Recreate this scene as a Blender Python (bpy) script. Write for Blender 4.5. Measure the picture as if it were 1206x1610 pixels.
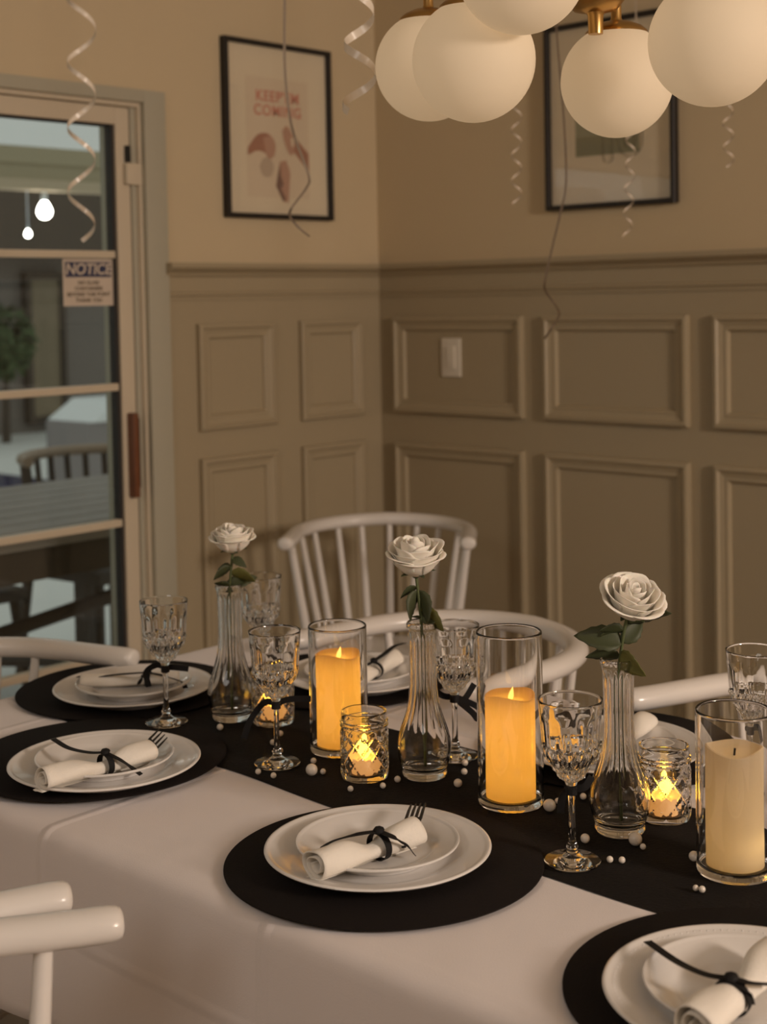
import bpy, bmesh, math, random
import numpy as np
from mathutils import Vector, Matrix
random.seed(7)
PI = math.pi
sc = bpy.context.scene
for o in list(bpy.data.objects): bpy.data.objects.remove(o)
COL = sc.collection

# ------------------------------------------------------------------ camera
F_PX, CX, CY, PITCH, ROLL, YAW = 2256.0, 603.0, 563.0, 0.0413, 0.0188, math.radians(47.3)
CAM_Z = 1.42
def _axes():
    F = np.array([0, math.cos(PITCH), -math.sin(PITCH)]); R = np.array([1., 0, 0]); D = -np.cross(R, F)
    c, s = math.cos(ROLL), math.sin(ROLL)
    ix, iy = c*R + s*D, -s*R + c*D
    M = np.array([[math.sin(YAW), -math.cos(YAW), 0], [math.cos(YAW), math.sin(YAW), 0], [0, 0, 1]])
    return M@F, M@ix, M@iy
AF, AX, AY = _axes()
def ray(px, py): return AF + AX*(px-CX)/F_PX + AY*(py-CY)/F_PX
_r = ray(596, 469); _r = _r/math.hypot(_r[0], _r[1])*4.6
CAM = np.array([-_r[0], -_r[1], CAM_Z])              # the room corner is the world origin
def on_z(px, py, z=.752): d = ray(px, py); return CAM + d*(z-CAM_Z)/d[2]
def on_x(px, py, x=0.): d = ray(px, py); return CAM + d*(x-CAM[0])/d[0]
def on_y(px, py, y=0.): d = ray(px, py); return CAM + d*(y-CAM[1])/d[1]
def at_depth(px, py, k): return CAM + ray(px, py)*k

cam_data = bpy.data.cameras.new('camera')
cam = bpy.data.objects.new('camera', cam_data); COL.objects.link(cam)
cam_data.sensor_fit = 'HORIZONTAL'; cam_data.sensor_width = 36.0
cam_data.lens = F_PX/1206*36.0
cam_data.shift_x = 0.0; cam_data.shift_y = -(805-CY)/1206
cam_data.clip_start = .05; cam_data.clip_end = 200
m = Matrix.Identity(4)
for i in range(3):
    m[i][0], m[i][1], m[i][2], m[i][3] = AX[i], -AY[i], -AF[i], CAM[i]
cam.matrix_world = m
cam_data.dof.use_dof = True; cam_data.dof.focus_distance = 1.80; cam_data.dof.aperture_fstop = 7.0
sc.camera = cam

# ------------------------------------------------------------------ world, lights, exposure
sc.view_settings.view_transform = 'Standard'; sc.view_settings.look = 'None'
sc.view_settings.exposure = 0.0; sc.view_settings.gamma = 1.0; sc.view_settings.use_curve_mapping = False
sc.cycles.use_denoising = True
sc.cycles.use_adaptive_sampling = True; sc.cycles.adaptive_threshold = .03
sc.cycles.max_bounces = 12; sc.cycles.transmission_bounces = 11; sc.cycles.transparent_max_bounces = 24
sc.cycles.glossy_bounces = 6; sc.cycles.diffuse_bounces = 4
sc.cycles.sample_clamp_indirect = 4.0; sc.cycles.blur_glossy = .5
w = bpy.data.worlds.new('dusk_sky'); sc.world = w; w.use_nodes = True
w.node_tree.nodes['Background'].inputs[0].default_value = (.36, .38, .35, 1)
w.node_tree.nodes['Background'].inputs[1].default_value = 1.15
def area(name, loc, target, size, power, color, size_y=None):
    l = bpy.data.lights.new(name, 'AREA'); l.energy = power; l.color = color; l.size = size
    if size_y: l.shape = 'RECTANGLE'; l.size_y = size_y
    o = bpy.data.objects.new(name, l); COL.objects.link(o); o.location = loc
    o.rotation_euler = (Vector(target)-Vector(loc)).to_track_quat('-Z', 'Y').to_euler()
    return o
WARM = (1.0, .83, .70)
area('kitchen_light', (6.0, -1.75, 2.15), (.6, -1.2, 1.0), .6, 92, WARM)
area('drape_fill', (2.35, -4.4, 2.35), (1.9, -2.2, .7), 1.0, 11.5, (1.0, .94, .87))  # added fill from behind the camera, brightens the near drape

# ------------------------------------------------------------------ materials
def mat(name, color, rough=.5, metal=0., spec=.5, noise=0., nscale=20., bump=0., bscale=80., sheen=0., emis=None, estr=0., trans=0., ior=1.45, coat=0., sss=0.):
    m = bpy.data.materials.new(name); m.use_nodes = True
    nt = m.node_tree; b = nt.nodes['Principled BSDF']
    b.inputs['Base Color'].default_value = (*color, 1); b.inputs['Roughness'].default_value = rough
    b.inputs['Metallic'].default_value = metal; b.inputs['Specular IOR Level'].default_value = spec
    b.inputs['IOR'].default_value = ior; b.inputs['Transmission Weight'].default_value = trans
    b.inputs['Coat Weight'].default_value = coat
    if sheen: b.inputs['Sheen Weight'].default_value = sheen
    if sss:
        b.inputs['Subsurface Weight'].default_value = sss; b.inputs['Subsurface Radius'].default_value = (.02, .01, .005)
    if emis:
        b.inputs['Emission Color'].default_value = (*emis, 1); b.inputs['Emission Strength'].default_value = estr
    if noise or bump:
        tc = nt.nodes.new('ShaderNodeTexCoord')
    if noise:
        n = nt.nodes.new('ShaderNodeTexNoise'); n.inputs['Scale'].default_value = nscale; n.inputs['Detail'].default_value = 4
        nt.links.new(tc.outputs['Object'], n.inputs['Vector'])
        r = nt.nodes.new('ShaderNodeMapRange'); r.inputs[3].default_value = 1-noise; r.inputs[4].default_value = 1+noise
        nt.links.new(n.outputs['Fac'], r.inputs[0])
        mx = nt.nodes.new('ShaderNodeMix'); mx.data_type = 'RGBA'; mx.blend_type = 'MULTIPLY'; mx.inputs[0].default_value = 1
        mx.inputs[6].default_value = (*color, 1); nt.links.new(r.outputs[0], mx.inputs[7])
        nt.links.new(mx.outputs[2], b.inputs['Base Color'])
    if bump:
        n2 = nt.nodes.new('ShaderNodeTexNoise'); n2.inputs['Scale'].default_value = bscale; n2.inputs['Detail'].default_value = 3
        nt.links.new(tc.outputs['Object'], n2.inputs['Vector'])
        bp = nt.nodes.new('ShaderNodeBump'); bp.inputs['Strength'].default_value = bump; bp.inputs['Distance'].default_value = .002
        nt.links.new(n2.outputs['Fac'], bp.inputs['Height']); nt.links.new(bp.outputs['Normal'], b.inputs['Normal'])
    return m
def thin_glass(name, tint=(1, 1, 1)):
    m = bpy.data.materials.new(name); m.use_nodes = True; nt = m.node_tree
    nt.nodes.remove(nt.nodes['Principled BSDF']); out = nt.nodes['Material Output']
    t = nt.nodes.new('ShaderNodeBsdfTransparent'); t.inputs[0].default_value = (*tint, 1)
    g = nt.nodes.new('ShaderNodeBsdfGlossy'); g.inputs['Roughness'].default_value = .01
    lw = nt.nodes.new('ShaderNodeLayerWeight'); lw.inputs[0].default_value = .5
    pw = nt.nodes.new('ShaderNodeMath'); pw.operation = 'POWER'; pw.inputs[1].default_value = 5; nt.links.new(lw.outputs['Facing'], pw.inputs[0])
    fr = nt.nodes.new('ShaderNodeMath'); fr.operation = 'MULTIPLY_ADD'; fr.inputs[1].default_value = .96; fr.inputs[2].default_value = .04; nt.links.new(pw.outputs[0], fr.inputs[0])
    mx = nt.nodes.new('ShaderNodeMixShader')
    nt.links.new(fr.outputs[0], mx.inputs[0]); nt.links.new(t.outputs[0], mx.inputs[1]); nt.links.new(g.outputs[0], mx.inputs[2])
    nt.links.new(mx.outputs[0], out.inputs[0]); return m

M = {}
M['wall'] = mat('warm_beige_paint', (.60, .485, .315), .7, noise=.03, nscale=3, bump=.08, bscale=180)
M['wainscot'] = mat('greige_satin_paint', (.385, .315, .205), .42, noise=.02, nscale=4)
M['trim'] = mat('cream_door_paint', (.62, .53, .40), .4)
M['casing'] = mat('greige_casing_paint', (.43, .40, .31), .5)
M['gasket'] = mat('dark_gasket', (.03, .025, .022), .6)
M['ceiling'] = mat('ceiling_paint', (.8, .74, .64), .8)
M['floor'] = mat('oak_floor', (.25, .17, .10), .4, noise=.2, nscale=6)
M['pane'] = thin_glass('window_glass', (.93, .95, .94))
M['picture_glass'] = thin_glass('picture_glass')
M['black_frame'] = mat('black_frame_wood', (.018, .014, .012), .45)
M['matboard'] = mat('cream_mat_board', (.74, .64, .47), .8)
M['paper'] = mat('print_paper', (.70, .585, .43), .8)
M['white_paint'] = mat('white_lacquer', (.76, .72, .68), .25, coat=.3)
M['cloth'] = None
M['black_cloth'] = mat('black_runner_fabric', (.010, .008, .007), .85, bump=.5, bscale=220, spec=.25)
M['black_mat'] = mat('black_felt_mat', (.011, .008, .007), .9, bump=.35, bscale=500, spec=.2)
M['black_ribbon'] = mat('black_velvet_ribbon', (.010, .009, .009), .7, spec=.3)
M['china'] = mat('white_china', (.78, .75, .72), .12, spec=.5)
M['napkin'] = mat('white_linen_napkin', (.86, .81, .73), .9, bump=.3, bscale=400)
M['dark_steel'] = mat('black_cutlery', (.012, .011, .011), .3, metal=.0)
M['glass'] = mat('clear_glass', (1, 1, 1), 0., trans=1., ior=1.45)
M['crystal'] = mat('cut_crystal', (1, 1, 1), 0., trans=1., ior=1.5)
M['pearl'] = mat('cream_pearl', (.80, .72, .62), .18, spec=.7, coat=.6)
M['flame'] = mat('led_flame', (1, .8, .4), .4, emis=(1., .55, .10), estr=1.6)
M['tea_flame'] = mat('tealight_flame', (1, .8, .4), .4, emis=(1., .52, .05), estr=5.)
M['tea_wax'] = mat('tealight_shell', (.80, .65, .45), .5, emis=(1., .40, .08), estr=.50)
M['petal'] = mat('white_silk_petal', (.92, .87, .78), .75, sss=.15)
M['leaf'] = mat('rose_leaf', (.055, .065, .026), .55, noise=.2, nscale=60)
M['leaf_pale'] = mat('olive_leaf', (.15, .145, .035), .55, noise=.15, nscale=60)
M['stem'] = mat('rose_stem', (.09, .11, .04), .6)
M['globe'] = mat('opal_glass', (.50, .435, .345), .6, spec=.15, emis=(1., .68, .38), estr=.30)
M['brass'] = mat('brushed_brass', (.55, .34, .12), .3, metal=1.)
M['ribbon_white'] = mat('cream_curling_ribbon', (.85, .76, .64), .25, spec=.6)
M['ribbon_tan'] = mat('tan_curling_ribbon', (.58, .48, .37), .35, spec=.5)
M['ribbon_grey'] = mat('grey_curling_ribbon', (.30, .24, .18), .4)
M['ribbon_dark'] = mat('brown_string', (.13, .09, .055), .6)
M['switch'] = mat('white_switch_plastic', (.72, .66, .56), .4)
M['handle_wood'] = mat('cherry_handle_wood', (.16, .055, .02), .45, noise=.2, nscale=40)
M['black_metal'] = mat('black_latch', (.01, .01, .01), .4)
M['sign_white'] = mat('sign_white', (.62, .52, .42), .5)
M['sign_blue'] = mat('sign_navy', (.035, .04, .09), .5)
M['sign_text'] = mat('sign_text', (.16, .12, .08), .6)
M['print_red'] = mat('print_red', (.60, .25, .18), .8)
M['print_brown'] = mat('print_brown', (.40, .20, .13), .8)
M['print_rose'] = mat('print_rose', (.50, .30, .21), .8)
M['print_dark'] = mat('print_dark', (.22, .13, .10), .8)
M['print_shell'] = mat('print_shell', (.52, .41, .30), .8)
M['print_green'] = mat('print_green', (.34, .33, .22), .8)
M['print_green2'] = mat('print_green_dark', (.27, .26, .16), .8)
M['print_line'] = mat('print_line', (.20, .18, .12), .8)
M['concrete'] = mat('pale_concrete', (.84, .84, .82), .8, noise=.08, nscale=1)
M['stucco'] = mat('grey_stucco', (.24, .21, .19), .9)
M['dark_wood'] = mat('dark_brown_wood', (.075, .055, .04), .6, noise=.2, nscale=10)
M['patio_wood'] = mat('weathered_teak', (.30, .265, .24), .6, noise=.2, nscale=8)
M['rail_wood'] = mat('pale_teak', (.36, .27, .20), .5)
M['beam'] = mat('olive_beam_paint', (.46, .40, .27), .7)
M['beam_light'] = mat('tan_beam_paint', (.60, .49, .35), .7)
M['bamboo'] = mat('tan_fence_slat', (.36, .29, .20), .8, noise=.15, nscale=5)
M['water'] = mat('pool_water', (.03, .05, .16), .08)
M['cover'] = mat('grey_box', (.32, .29, .29), .7)
M['lid'] = mat('white_lid', (.95, .98, 1.), .4)
M['shade_grey'] = mat('dark_grey_fabric', (.10, .10, .10), .9)
M['plant'] = mat('garden_leaf', (.06, .10, .035), .7)
M['bulb'] = mat('bulb_glow', (1, 1, 1), .3, emis=(1., .93, .85), estr=14.)
M['socket'] = mat('pale_socket', (.7, .8, .9), .4)
def wax_shell(name, color, transl, mixf=.5):
    m = bpy.data.materials.new(name); m.use_nodes = True; nt = m.node_tree
    nt.nodes.remove(nt.nodes['Principled BSDF']); out = nt.nodes['Material Output']
    tc = nt.nodes.new('ShaderNodeTexCoord'); n = nt.nodes.new('ShaderNodeTexNoise'); n.inputs['Scale'].default_value = 35; nt.links.new(tc.outputs['Object'], n.inputs['Vector'])
    r = nt.nodes.new('ShaderNodeMapRange'); r.inputs[3].default_value = .93; r.inputs[4].default_value = 1.07; nt.links.new(n.outputs['Fac'], r.inputs[0])
    mx0 = nt.nodes.new('ShaderNodeMix'); mx0.data_type = 'RGBA'; mx0.blend_type = 'MULTIPLY'; mx0.inputs[0].default_value = 1; mx0.inputs[6].default_value = (*transl, 1); nt.links.new(r.outputs[0], mx0.inputs[7])
    d = nt.nodes.new('ShaderNodeBsdfDiffuse'); d.inputs[0].default_value = (*color, 1)
    t = nt.nodes.new('ShaderNodeBsdfTranslucent'); nt.links.new(mx0.outputs[2], t.inputs[0])
    mx = nt.nodes.new('ShaderNodeMixShader'); mx.inputs[0].default_value = mixf
    nt.links.new(d.outputs[0], mx.inputs[1]); nt.links.new(t.outputs[0], mx.inputs[2]); nt.links.new(mx.outputs[0], out.inputs[0]); return m
M['wax_lit'] = wax_shell('glowing_wax', (.80, .62, .36), (.98, .58, .10))
M['wax'] = wax_shell('ivory_wax', (.92, .82, .60), (.95, .70, .34), .32)
def cloth_material():
    m = mat('white_tablecloth', (.75, .69, .675), .85, bump=.15, bscale=600, sheen=.2)
    nt = m.node_tree; b = nt.nodes['Principled BSDF']; old = b.inputs['Normal'].links[0].from_node
    tc = nt.nodes.new('ShaderNodeTexCoord'); sp = nt.nodes.new('ShaderNodeSeparateXYZ'); nt.links.new(tc.outputs['Object'], sp.inputs[0])
    def crease(out, period, off):
        a = nt.nodes.new('ShaderNodeMath'); a.operation = 'ADD'; a.inputs[1].default_value = off; nt.links.new(out, a.inputs[0])
        p = nt.nodes.new('ShaderNodeMath'); p.operation = 'PINGPONG'; p.inputs[1].default_value = period/2; nt.links.new(a.outputs[0], p.inputs[0])
        r = nt.nodes.new('ShaderNodeMapRange'); r.interpolation_type = 'SMOOTHSTEP'
        r.inputs[1].default_value = 0; r.inputs[2].default_value = .012; r.inputs[3].default_value = 1; r.inputs[4].default_value = 0
        nt.links.new(p.outputs[0], r.inputs[0]); return r.outputs[0]
    n = nt.nodes.new('ShaderNodeTexNoise'); n.inputs['Scale'].default_value = 5; n.inputs['Detail'].default_value = 2; nt.links.new(tc.outputs['Object'], n.inputs['Vector'])
    s = None
    for o, pr, of in ((sp.outputs[0], .42, .16), (sp.outputs[1], .34, .15), (sp.outputs[2], .30, -.02)):
        c = crease(o, pr, of)
        if s is None: s = c
        else:
            a = nt.nodes.new('ShaderNodeMath'); a.operation = 'MAXIMUM'; nt.links.new(s, a.inputs[0]); nt.links.new(c, a.inputs[1]); s = a.outputs[0]
    a = nt.nodes.new('ShaderNodeMath'); a.operation = 'MULTIPLY_ADD'; a.inputs[1].default_value = 1.; nt.links.new(s, a.inputs[0])
    k = nt.nodes.new('ShaderNodeMath'); k.operation = 'MULTIPLY'; k.inputs[1].default_value = 4.; nt.links.new(n.outputs['Fac'], k.inputs[0])
    nt.links.new(k.outputs[0], a.inputs[2])
    bp = nt.nodes.new('ShaderNodeBump'); bp.inputs['Strength'].default_value = .48; bp.inputs['Distance'].default_value = .004
    nt.links.new(a.outputs[0], bp.inputs['Height']); nt.links.new(old.outputs['Normal'], bp.inputs['Normal']); nt.links.new(bp.outputs['Normal'], b.inputs['Normal'])
    return m
M['cloth'] = cloth_material()

# ------------------------------------------------------------------ helpers
def mesh_obj(name, me, material, parent=None):
    o = bpy.data.objects.new(name, me); COL.objects.link(o)
    if material is not None and not me.materials: me.materials.append(M[material] if isinstance(material, str) else material)
    if parent is not None: o.parent = parent
    return o
def smooth(me, ang=40):
    me.shade_smooth()
    if ang: me.set_sharp_from_angle(angle=math.radians(ang))
def from_py(name, V, Fc, sm=None, fix=False):
    me = bpy.data.meshes.new(name); me.from_pydata([tuple(map(float, v)) for v in V], [], Fc)
    if fix:
        b = bmesh.new(); b.from_mesh(me); bmesh.ops.remove_doubles(b, verts=b.verts, dist=1e-6)
        bmesh.ops.recalc_face_normals(b, faces=b.faces); b.to_mesh(me); b.free()
    me.validate(); me.update()
    if sm is not None: smooth(me, sm)
    return me
def boxes(name, bl, bevel=0.):
    """list of (center, size[, rotz]) merged into one mesh"""
    b = bmesh.new()
    for it in bl:
        c, s = it[0], it[1]; rz = it[2] if len(it) > 2 else 0
        bmesh.ops.create_cube(b, size=1, matrix=Matrix.Translation(c) @ Matrix.Rotation(rz, 4, 'Z') @ Matrix.Diagonal((*s, 1)))
    if bevel: bmesh.ops.bevel(b, geom=b.edges[:], offset=bevel, segments=2, affect='EDGES', profile=.7)
    me = bpy.data.meshes.new(name); b.to_mesh(me); b.free()
    if bevel: smooth(me, 50)
    return me
def box2(name, p0, p1, bevel=0.):
    p0, p1 = np.array(p0, float), np.array(p1, float)
    return boxes(name, [(tuple((p0+p1)/2), tuple(abs(p1-p0)))], bevel)
def lathe(name, prof, segs=48, rfun=None, sm=40):
    V, Fc = [], []
    for i, (r, z) in enumerate(prof):
        for k in range(segs):
            t = 2*PI*k/segs
            rr = r if rfun is None else rfun(t, i, z, r)
            V.append((rr*math.cos(t), rr*math.sin(t), z))
    for i in range(len(prof)-1):
        for k in range(segs):
            k2 = (k+1) % segs
            Fc.append((i*segs+k, i*segs+k2, (i+1)*segs+k2, (i+1)*segs+k))
    return from_py(name, V, Fc, sm, True)
def tube(name, pts, rad, segs=10, flat=(1., 1.), sm=60, up=(0, 0, 1), caps=True):
    """sweep an ellipse along pts; flat=(side, up) scale"""
    pts = [Vector(p) for p in pts]; n = len(pts)
    rad = [rad]*n if not hasattr(rad, '__len__') else rad
    V, Fc = [], []
    for i, p in enumerate(pts):
        t = (pts[min(i+1, n-1)]-pts[max(i-1, 0)]).normalized()
        u = Vector(up)
        if abs(t.dot(u)) > .95: u = Vector((1, 0, 0))
        s = t.cross(u).normalized(); u2 = s.cross(t).normalized()
        for k in range(segs):
            a = 2*PI*k/segs
            V.append(p + s*(math.cos(a)*rad[i]*flat[0]) + u2*(math.sin(a)*rad[i]*flat[1]))
    for i in range(n-1):
        for k in range(segs):
            k2 = (k+1) % segs; Fc.append((i*segs+k, i*segs+k2, (i+1)*segs+k2, (i+1)*segs+k))
    if caps:
        Fc.append(tuple(range(segs))[::-1]); Fc.append(tuple((n-1)*segs+k for k in range(segs)))
    return from_py(name, V, Fc, sm, True)
def strip(name, pts, width, th=.0006, wdir=None):
    """flat band along pts, with thickness; wdir(i,p,t)->vector of width"""
    pts = [Vector(p) for p in pts]; n = len(pts); V, Fc = [], []
    for i, p in enumerate(pts):
        t = (pts[min(i+1, n-1)]-pts[max(i-1, 0)]).normalized()
        wv = Vector(wdir(i, p, t)) if wdir else Vector((0, 0, 1)).cross(t)
        wv = (wv - t*wv.dot(t)).normalized(); nv = t.cross(wv).normalized()
        ww = width(i/(n-1)) if callable(width) else width
        for a, b_ in ((-1, -1), (1, -1), (1, 1), (-1, 1)):
            V.append(p + wv*(a*ww/2) + nv*(b_*th/2))
    for i in range(n-1):
        for k in range(4):
            k2 = (k+1) % 4; Fc.append((i*4+k, i*4+k2, i*4+4+k2, i*4+4+k))
    Fc.append((0, 3, 2, 1)); Fc.append(tuple((n-1)*4+k for k in range(4)))
    return from_py(name, V, Fc, 50, True)
def spline(ctrl, n=8):
    c = [np.array(p, float) for p in ctrl]; c = [2*c[0]-c[1]] + c + [2*c[-1]-c[-2]]; out = []
    for i in range(1, len(c)-2):
        for k in range(n):
            t = k/n
            out.append(.5*((2*c[i]) + (c[i+1]-c[i-1])*t + (2*c[i-1]-5*c[i]+4*c[i+1]-c[i+2])*t*t + (-c[i-1]+3*c[i]-3*c[i+1]+c[i+2])*t**3))
    out.append(c[-2]); return out
def empty(name, loc=(0, 0, 0), rz=0.):
    o = bpy.data.objects.new(name, None); COL.objects.link(o); o.location = tuple(map(float, loc)); o.rotation_euler = (0, 0, rz)
    o.empty_display_size = .05; return o
def tag(o, label=None, cat=None, group=None, kind=None):
    if label: o['label'] = label
    if cat: o['category'] = cat
    if group: o['group'] = group
    if kind: o['kind'] = kind
    return o
def copy_tree(o, parent=None):
    c = o.copy(); COL.objects.link(c); c.parent = parent
    for ch in o.children: copy_tree(ch, c)
    return c
def text_mesh(s, size, bold=0., shear=0., extrude=.0006, align='CENTER', space=1.):
    cu = bpy.data.curves.new('lettering', 'FONT'); cu.body = s; cu.size = size; cu.offset = bold; cu.shear = shear; cu.extrude = extrude
    cu.align_x = align; cu.align_y = 'CENTER'; cu.space_character = space
    o = bpy.data.objects.new('lettering', cu); COL.objects.link(o)
    dg = bpy.context.evaluated_depsgraph_get(); me = bpy.data.meshes.new_from_object(o.evaluated_get(dg))
    bpy.data.objects.remove(o); me.materials.clear(); return me
def prism(name, pts2, th):
    n = len(pts2)
    V = [(x, y, 0) for x, y in pts2] + [(x, y, th) for x, y in pts2]
    Fc = [tuple(range(n))[::-1], tuple(range(n, 2*n))] + [(k, (k+1) % n, n+(k+1) % n, n+k) for k in range(n)]
    return from_py(name, V, Fc, None, True)

# ------------------------------------------------------------------ room shell
CEIL = 2.6; RX, RY = 6.4, -5.7
D_Y0, D_Y1, D_TOP = -2.70, -0.935, 1.965                # door opening in the left wall
def struct(name, me, material, parent=None):
    o = mesh_obj(name, me, material, parent)
    if parent is None: o['kind'] = 'structure'
    return o
struct('floor', box2('floor', (-.15, RY, -.08), (RX, .15, 0)), 'floor')
struct('ceiling', box2('ceiling', (-.15, RY, CEIL), (RX, .15, CEIL+.08)), 'ceiling')
wall_left = struct('wall_left', boxes('wall_left', [((-.075, (D_Y1+.15)/2, CEIL/2), (.15, .15-D_Y1, CEIL)),
    ((-.075, (D_Y0+RY)/2, CEIL/2), (.15, D_Y0-RY, CEIL)), ((-.075, (D_Y0+D_Y1)/2, (D_TOP+CEIL)/2), (.15, D_Y1-D_Y0, CEIL-D_TOP))]), 'wall')
wall_right = struct('wall_right', box2('wall_right', (0, 0, 0), (RX, .15, CEIL)), 'wall')
struct('wall_back', box2('wall_back', (RX, RY, 0), (RX+.12, .15, CEIL)), 'wall')
struct('wall_near', box2('wall_near', (-.15, RY-.12, 0), (RX, RY, CEIL)), 'wall')
# wainscot: backing board, chair rail and applied panel mouldings, children of their wall
WT = .008
CAS_Y = -.868                                           # outer edge of the door casing
struct('wainscot_board', box2('wainscot_board', (0, -WT, 0), (RX, 0, 1.45)), 'wainscot', wall_right)
struct('wainscot_board', box2('wainscot_board', (0, CAS_Y, 0), (WT, -WT, 1.45)), 'wainscot', wall_left)
RAILP = [(0, 1.425), (.012, 1.425), (.014, 1.436), (.020, 1.440), (.020, 1.446), (.014, 1.450), (.014, 1.490), (.022, 1.494), (.026, 1.502), (.040, 1.510), (.048, 1.516), (.048, 1.530), (0, 1.530)]
def rail_mesh(wall, a0, a1):
    V, Fc = [], []; n = len(RAILP)
    for a in (a0, a1):
        for d, z in RAILP: V.append((a, -d, z) if wall == 'R' else (d, a, z))
    for k in range(n): k2 = (k+1) % n; Fc.append((k, k2, n+k2, n+k))
    Fc += [tuple(range(n)), tuple(range(n, 2*n))[::-1]]
    return from_py('chair_rail', V, Fc, None, True)
struct('chair_rail', rail_mesh('R', .0, RX), 'wainscot', wall_right)
struct('chair_rail', rail_mesh('L', CAS_Y-.012, -.0), 'wainscot', wall_left)
MOULD = [(0, 0), (0, .016), (.004, .019), (.012, .020), (.017, .014), (.030, .010), (.037, .011), (.042, .008), (.045, 0)]
def frame_mesh(wall, a0, a1, z0, z1, prof, base=0.):
    V, Fc = [], []
    for d, h in prof:
        for a, z in ((a0+d, z0+d), (a1-d, z0+d), (a1-d, z1-d), (a0+d, z1-d)):
            V.append((a, -(base+h), z) if wall == 'R' else (base+h, a, z))
    for i in range(len(prof)-1):
        for k in range(4): k2 = (k+1) % 4; Fc.append((i*4+k, i*4+k2, i*4+4+k2, i*4+4+k))
    return from_py('panel_moulding', V, Fc, None, True)
for (a0, a1) in ((.075, .585), (.66, 1.135), (1.21, 1.72), (1.80, 2.31), (2.39, 2.90)):
    for z0, z1 in ((1.062, 1.362), (.20, .966)):
        struct('panel_moulding', frame_mesh('R', a0, a1, z0, z1, MOULD, WT), 'wainscot', wall_right)
for (a0, a1) in ((-.768, -.475), (-.370, -.098)):
    for z0, z1 in ((1.057, 1.359), (.20, .978)):
        struct('panel_moulding', frame_mesh('L', a0, a1, z0, z1, MOULD, WT), 'wainscot', wall_left)
struct('baseboard_right', box2('baseboard_right', (.02, -.028, 0), (RX, -WT, .13), .003), 'wainscot')
struct('baseboard_left', box2('baseboard_left', (WT, CAS_Y, 0), (.028, -.02, .13), .003), 'wainscot')

# ------------------------------------------------------------------ patio door in the left wall
door = empty('door_1', (0, 0, 0)); door['kind'] = 'structure'
def dpart(name, p0, p1, material, bevel=.002, parent=None): return mesh_obj(name, box2(name, p0, p1, bevel), material, parent or door)
casing = dpart('casing', (0, D_Y1-.006, 0), (.022, CAS_Y, 1.995), 'casing')
dpart('casing', (0, D_Y0-.07, D_TOP-.004), (.022, D_Y1-.006, 1.995), 'casing')
dpart('jamb', (-.15, D_Y1-.014, 0), (.004, D_Y1, D_TOP), 'trim')
dpart('jamb', (-.15, D_Y1-.030, 0), (-.010, D_Y1-.014, D_TOP), 'casing')
dpart('jamb', (-.15, D_Y0, 0), (.004, D_Y0+.014, D_TOP), 'trim')
dpart('header', (-.15, D_Y0+.014, D_TOP-.016), (.004, D_Y1-.014, D_TOP), 'trim')
dpart('sill', (-.15, D_Y0+.014, 0), (.0, D_Y1-.014, .02), 'trim')
LX0, LX1 = -.045, -.012                                  # leaf thickness
LY1 = -.968; LY0 = -2.60; SW = .045
dpart('stile', (LX0, LY1-SW, .02), (LX1, LY1, D_TOP-.018), 'trim')
dpart('stile', (LX0, LY0, .02), (LX1, LY0+SW, D_TOP-.018), 'trim')
dpart('rail', (LX0, LY0+SW, D_TOP-.065), (LX1, LY1-SW, D_TOP-.018), 'trim')
dpart('rail', (LX0, LY0+SW, .02), (LX1, LY1-SW, .12), 'trim')
dpart('gasket', (LX0-.004, LY1-SW-.010, .12), (LX1-.008, LY1-SW, D_TOP-.065), 'gasket', 0)
dpart('gasket', (LX0-.004, LY0+SW, D_TOP-.070), (LX1-.008, LY1-SW-.010, D_TOP-.065), 'gasket', 0)
MZ = [D_TOP-.065, 1.552, 1.196, .828, .47, .12]
for z in MZ[1:5]: dpart('muntin', (LX0+.004, LY0+SW, z-.010), (LX1, LY1-SW-.010, z+.010), 'trim', .003)
for za, zb in zip(MZ[1:], MZ[:-1]):
    mesh_obj('pane', box2('pane', (-.032, LY0+SW, za+.004), (-.028, LY1-SW-.005, zb-.004)), 'pane', door)
hd = dpart('handle', (LX1, LY1-.032, .895), (LX1+.030, LY1-.014, 1.125), 'handle_wood', .006)
dpart('latch_plate', (LX1, LY1-.012, .92), (LX1+.016, LY1-.001, 1.11), 'black_metal', .002)
dpart('lock', (LX1, LY1-.018, 1.80), (LX1+.014, LY1-.006, 1.845), 'black_metal', .002)
dpart('bracket', (LX1, LY1-.024, 1.74), (LX1+.018, D_Y1-.004, 1.797), 'trim', .003)

# notice sticker on the pane
sign = empty('notice_sign', (-.0275, -1.102, 1.478)); tag(sign, 'small notice sticker with navy header on the patio door glass', 'sign')
mesh_obj('backing', boxes('backing', [((0, 0, 0), (.0012, .160, .124))]), 'sign_white', sign)
mesh_obj('header_band', boxes('header_band', [((.0008, 0, .034), (.0008, .146, .040))]), 'sign_blue', sign)
def wall_text(parent, s, size, z, y, material, bold=0., shear=0., x=.0012, wall='L', space=1.):
    me = text_mesh(s, size, bold, shear, .0003, space=space); o = mesh_obj('lettering', me, material, parent)
    o.location = (x, y, z) if wall == 'L' else (y, -x, z)
    o.rotation_euler = (PI/2, 0, PI/2) if wall == 'L' else (PI/2, 0, 0)
    return o
wall_text(sign, 'NOTICE', .040, .034, 0, 'sign_white', .0009, .15, .0016)
for i, s in enumerate(('NO GLASS', 'CONTAINERS', 'BEYOND THIS POINT', 'THANK YOU')):
    wall_text(sign, s, .0145, -.001-.0155*i, 0, 'sign_text', .0004, 0, .001)

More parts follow.
